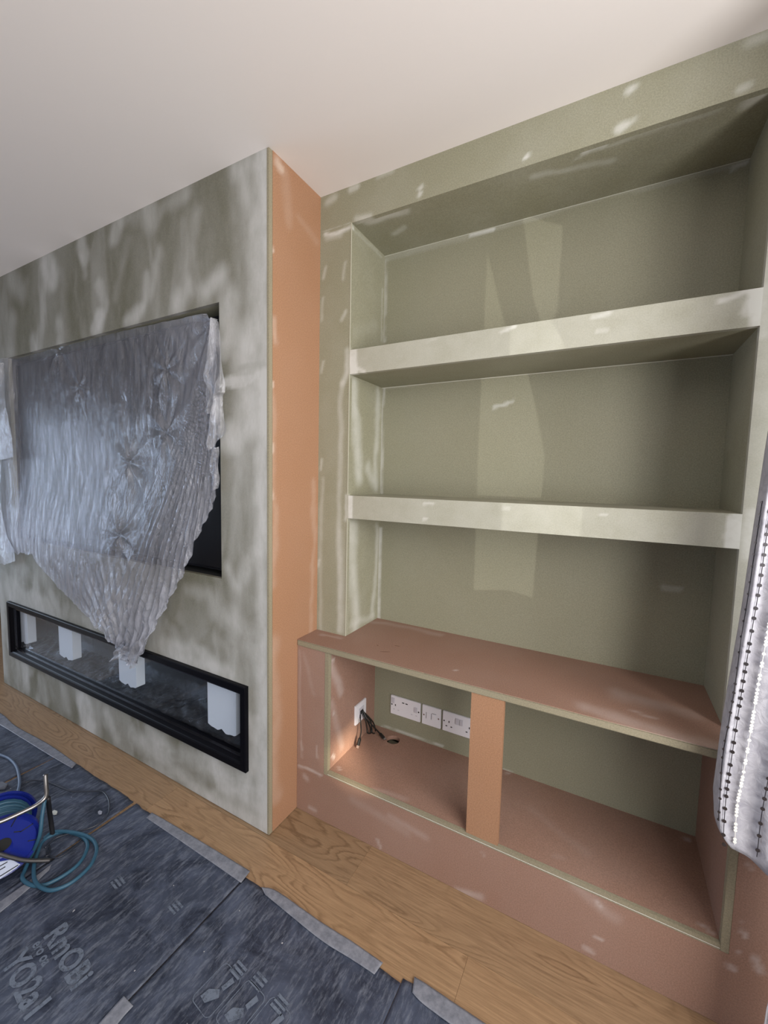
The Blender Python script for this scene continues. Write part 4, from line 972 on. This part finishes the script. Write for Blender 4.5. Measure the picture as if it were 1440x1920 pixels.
# moulded grooves on the near flange
for (a, b_) in (((32, 1530), (21, 1550)), ((62, 1544), (38, 1560)), ((73, 1573), (52, 1577)), ((38, 1559), (26, 1560))):
    p, q = pv(*a, -.0205), pv(*b_, -.0205)
    adopt(tube('flange_groove', [p, (p + q) / 2, q], .0016, M['slot'], seg=6, k=2), rl)
lb = [pv(-30, 1622, -.018), pv(22, 1612, -.018), pv(38, 1621, -.018), pv(30, 1628, -.018), pv(0, 1648, -.018), pv(-30, 1666, -.018)]
bm = bmesh.new(); fv = [bm.verts.new(p) for p in lb]; bv = [bm.verts.new(p - axh * .004) for p in lb]
bm.faces.new(fv); bm.faces.new(bv[::-1])
for i in range(len(fv)): bm.faces.new((fv[i], fv[(i + 1) % 6], bv[(i + 1) % 6], bv[i]))
bmesh.ops.recalc_face_normals(bm, faces=bm.faces)
tag(adopt(from_bm('label_plate', bm, plain('pale_label', (.55, .60, .75), .4)), rl), 'pale rating label')
for (a, b_) in (((-5, 1627), (14, 1616)), ((-5, 1634), (10, 1625)), ((0, 1643), (34, 1622))):
    p, q = pv(*a, -.0165), pv(*b_, -.0165); adopt(tube('label_line', [p, (p + q) / 2, q], .0014, M['slot'], seg=6, k=2), rl)

fz = lambda lst, z=.012: [at(a, b_, 2, z) for a, b_ in lst]
hose_pts = [pv(84, 1500, -.03), pv(79, 1530, -.01), pv(74, 1568, 0), at(58, 1605, 2, .03)] + fz([(47, 1630), (42, 1647), (58, 1659), (80, 1660), (99, 1653), (125, 1638), (147, 1620), (160, 1600), (164, 1583), (156, 1570), (140, 1563), (118, 1560)]) + fz([(98, 1566), (80, 1578), (70, 1600), (64, 1622), (64, 1646), (73, 1661), (92, 1669), (113, 1665), (138, 1652), (165, 1628), (177, 1608), (181, 1590), (173, 1574), (153, 1564), (122, 1559), (98, 1561), (82, 1573)], .021)
adopt(tube('flex', hose_pts, .0060, M['hose'], seg=10), rl)
tag(tube('grey_cable', fz([(-40, 1400), (0, 1415), (18, 1423), (31, 1438), (36, 1458), (36, 1474), (30, 1496)], .013), .0058, M['grey_cable'], seg=10), 'grey-blue cable curving from the left edge to behind the cable reel', 'cable')
tag(tube('thin_cable', fz([(30, 1484), (40, 1472), (58, 1464), (75, 1464), (92, 1467), (119, 1478), (137, 1484), (168, 1484), (191, 1484), (202, 1496), (205, 1512), (202, 1528), (191, 1541), (168, 1553), (130, 1563), (104, 1572), (84, 1590)], .0115), .0030, M['thin_cable'], seg=8), 'thin dark cable making a wide loop over the floor boards', 'cable')
tag(tube('thin_cable', fz([(160, 1562), (152, 1575), (134, 1593), (112, 1607), (96, 1607), (88, 1598), (92, 1586), (94, 1600), (85, 1606)], .0105), .0022, M['thin_cable'], seg=8), 'thin dark wire tangled inside the blue flex loops', 'cable')

# ------------------------------------------------------------------ curtain at the right
ct = empty('curtain', (1.47, -.24, .05), 'white crushed fabric curtain with dotted sequin strands, hanging at the right edge', 'curtain')
CY = -.215
def cx_edge(z): return float(np.interp(z, [.50, .56, .65, .83, 1.1, 1.44, 2.36], [1.345, 1.331, 1.322, 1.327, 1.343, 1.357, 1.41]))
nu, nv = 90, 160
U = np.linspace(0, 1, nu)[:, None] * np.ones((1, nv)); Vv = np.linspace(0, 1, nv)[None] * np.ones((nu, 1))
hem = .535 - .035 * sstep(U, .25, .75) + .004 * np.sin(U * 13) + .045 * (1 - sstep(U, 0, .16))
Zc = 2.37 + (hem - 2.37) * Vv
xe = np.interp(Zc, [.50, .56, .65, .83, 1.1, 1.44, 2.36], [1.345, 1.331, 1.322, 1.327, 1.343, 1.357, 1.41])
Xc = xe + (1.50 - xe) * np.clip(U * 1.06 - .03, 0, 1)
def cyf(u, v): return CY - .013 * np.cos(u * 2 * np.pi * 2.1 + .5 - .5 * v) * (0.35 + .65 * v) - .006 * np.sin(u * 21 + v * 3) + .055 * (1 - sstep(u, 0, .07)) ** 2
Yc = cyf(U, Vv) + .004 * (fbm(Xc * 30, Zc * 12, 121) - .5)
adopt(surf('fabric', Xc, Yc, Zc, M['fabric'], None, thick=.0015), ct)
# longer rear fold
hem2 = .035 + .015 * np.sin(U * 8)
Z2 = 2.37 + (hem2 - 2.37) * Vv
x20 = np.interp(Z2, [0, .17, .26, .33, .39, .45, .50, .60, 2.4], [1.418, 1.421, 1.424, 1.434, 1.440, 1.418, 1.412, 1.43, 1.45])
X2 = x20 + (1.52 - x20) * U
Y2 = CY - .035 - .02 * np.cos(U * 14 + .6) - .010 * sstep(Vv, .7, 1) + .003 * (fbm(X2 * 30, Z2 * 12, 131) - .5)
Y2 = np.where(Z2 > .6, CY + .02 + .0 * Y2, Y2 * sstep(.62 - Z2, 0, .10) + (CY + .02) * (1 - sstep(.62 - Z2, 0, .10)))
adopt(surf('rear_fold', X2, Y2, Z2, M['fabric'], None, thick=.0015), ct)
def strand(path, mat, name, gaps, r=.0042, yoff=-.006):
    P_ = interp([tuple(at(a, b_, 1, CY))[0::2] for a, b_ in path], 400)
    bm = bmesh.new(); rnd = random.Random(len(path) * 7 + int(path[0][0]))
    def y_at(x, z):
        xe_ = cx_edge(z); u = (x - xe_) / (1.50 - xe_); u = (max(u, 0.0) + .03) / 1.06; v = (2.37 - z) / (2.37 - .5)
        return float(cyf(np.array(u), np.array(v))) + yoff
    line = [Vector((x, y_at(x, z), z)) for x, z in P_[::8]]
    tube_bm(bm, line, .0008, 5)
    d = 0; nxt = .0
    for p, q in zip(P_, P_[1:]):
        d += math.hypot(*(q - p))
        if d >= nxt:
            nxt = d + rnd.choice(gaps)
            c0 = Vector((q[0], y_at(q[0], q[1]) - .001, q[1]))
            ring = [bm.verts.new(c0 + Vector((r * math.cos(a_ * math.pi / 4), .0, r * math.sin(a_ * math.pi / 4)))) for a_ in range(8)]
            back = [bm.verts.new(v.co + Vector((0, .0012, 0))) for v in ring]
            bm.faces.new(ring); bm.faces.new(back[::-1])
            for i in range(8): bm.faces.new((ring[i], ring[(i + 1) % 8], back[(i + 1) % 8], back[i]))
    bmesh.ops.recalc_face_normals(bm, faces=bm.faces)
    adopt(from_bm(name, bm, mat), ct)
strand([(1452, 850), (1438, 996), (1425, 1096), (1411, 1175), (1397, 1259), (1386, 1328), (1373, 1412), (1362, 1487), (1355, 1560), (1356, 1580)], M['sequin'], 'sequin_strand', (.022, .030, .016, .028))
strand([(1430, 940), (1415, 1040), (1405, 1111), (1392, 1191), (1376, 1292), (1361, 1380), (1353, 1440), (1348, 1500), (1347, 1545)], M['sequin'], 'sequin_strand', (.025, .035, .02), r=.003)
o_ = strand([(1445, 1150), (1433, 1217), (1419, 1297), (1402, 1403), (1390, 1470), (1382, 1514), (1377, 1592)], M['bright_sequin'], 'shiny_strand', (.008, .012, .006, .02), r=.0035)
strand([(1446, 1400), (1437, 1452), (1430, 1490), (1424, 1527), (1420, 1570), (1417, 1606)], M['sequin'], 'sequin_strand', (.024, .030, .035))
adopt(tube('hem_roll', [Vector((1.40 + .12 * i / 4, CY - .0, 2.37)) for i in range(5)], .010, M['fabric']), ct)

# unseen sheet added inside the patio door; its gaps shape the glint patches
cu = bpy.data.curves.new('drawn', 'CURVE'); cu.dimensions = '2D'; cu.fill_mode = 'BOTH'; cu.extrude = .002
def spl(pts):
    s_ = cu.splines.new('POLY'); s_.points.add(len(pts) - 1); s_.use_cyclic_u = True
    for q, (a, b_) in zip(s_.points, pts): q.co = (a, b_, 0, 1)
XG = XR - .02
def gp(x, z): s_ = (XG - x) / .6; return (YB - s_, z - .07 * s_)
spl([(-2.95, .01), (-.22, .01), (-.22, 2.30), (-2.95, 2.30)])
spl([gp(*q) for q in ((.632, 1.055), (.745, 1.062), (.823, 1.04), (.838, 1.49), (.80, 1.66), (.765, 1.78), (.700, 1.90), (.632, 2.14), (.628, 1.5))])
spl([gp(*q) for q in ((.733, 2.225), (.854, 2.172), (.852, 1.93), (.815, 1.86), (.775, 1.98))])
spl([gp(*q) for q in ((1.132, 2.081), (1.207, 2.054), (1.208, 1.90), (1.15, 1.90))])
pc_ = PT - PD * ((XG - PT.x) / 1.83)
spl([(pc_.y + .10 * math.cos(a_), pc_.z + .075 * math.sin(a_) + .03 * math.cos(2 * a_)) for a_ in [i * math.pi / 8 for i in range(16)]])
tmp = bpy.data.objects.new('drawn', cu); COL.objects.link(tmp); dg = bpy.context.evaluated_depsgraph_get(); dg.update()
me = bpy.data.meshes.new_from_object(tmp.evaluated_get(dg)); bpy.data.objects.remove(tmp)
me.transform(Matrix(((0, 0, 1, XG), (1, 0, 0, 0), (0, 1, 0, 0), (0, 0, 0, 1)))); me.materials.clear(); me.materials.append(M['fabric']); me.name = 'glint_mask_sheet'
o = bpy.data.objects.new('glint_mask_sheet', me); COL.objects.link(o); tag(o, 'added white sheet inside the patio door in the right wall, its gaps shaping the glint, out of view', 'curtain')
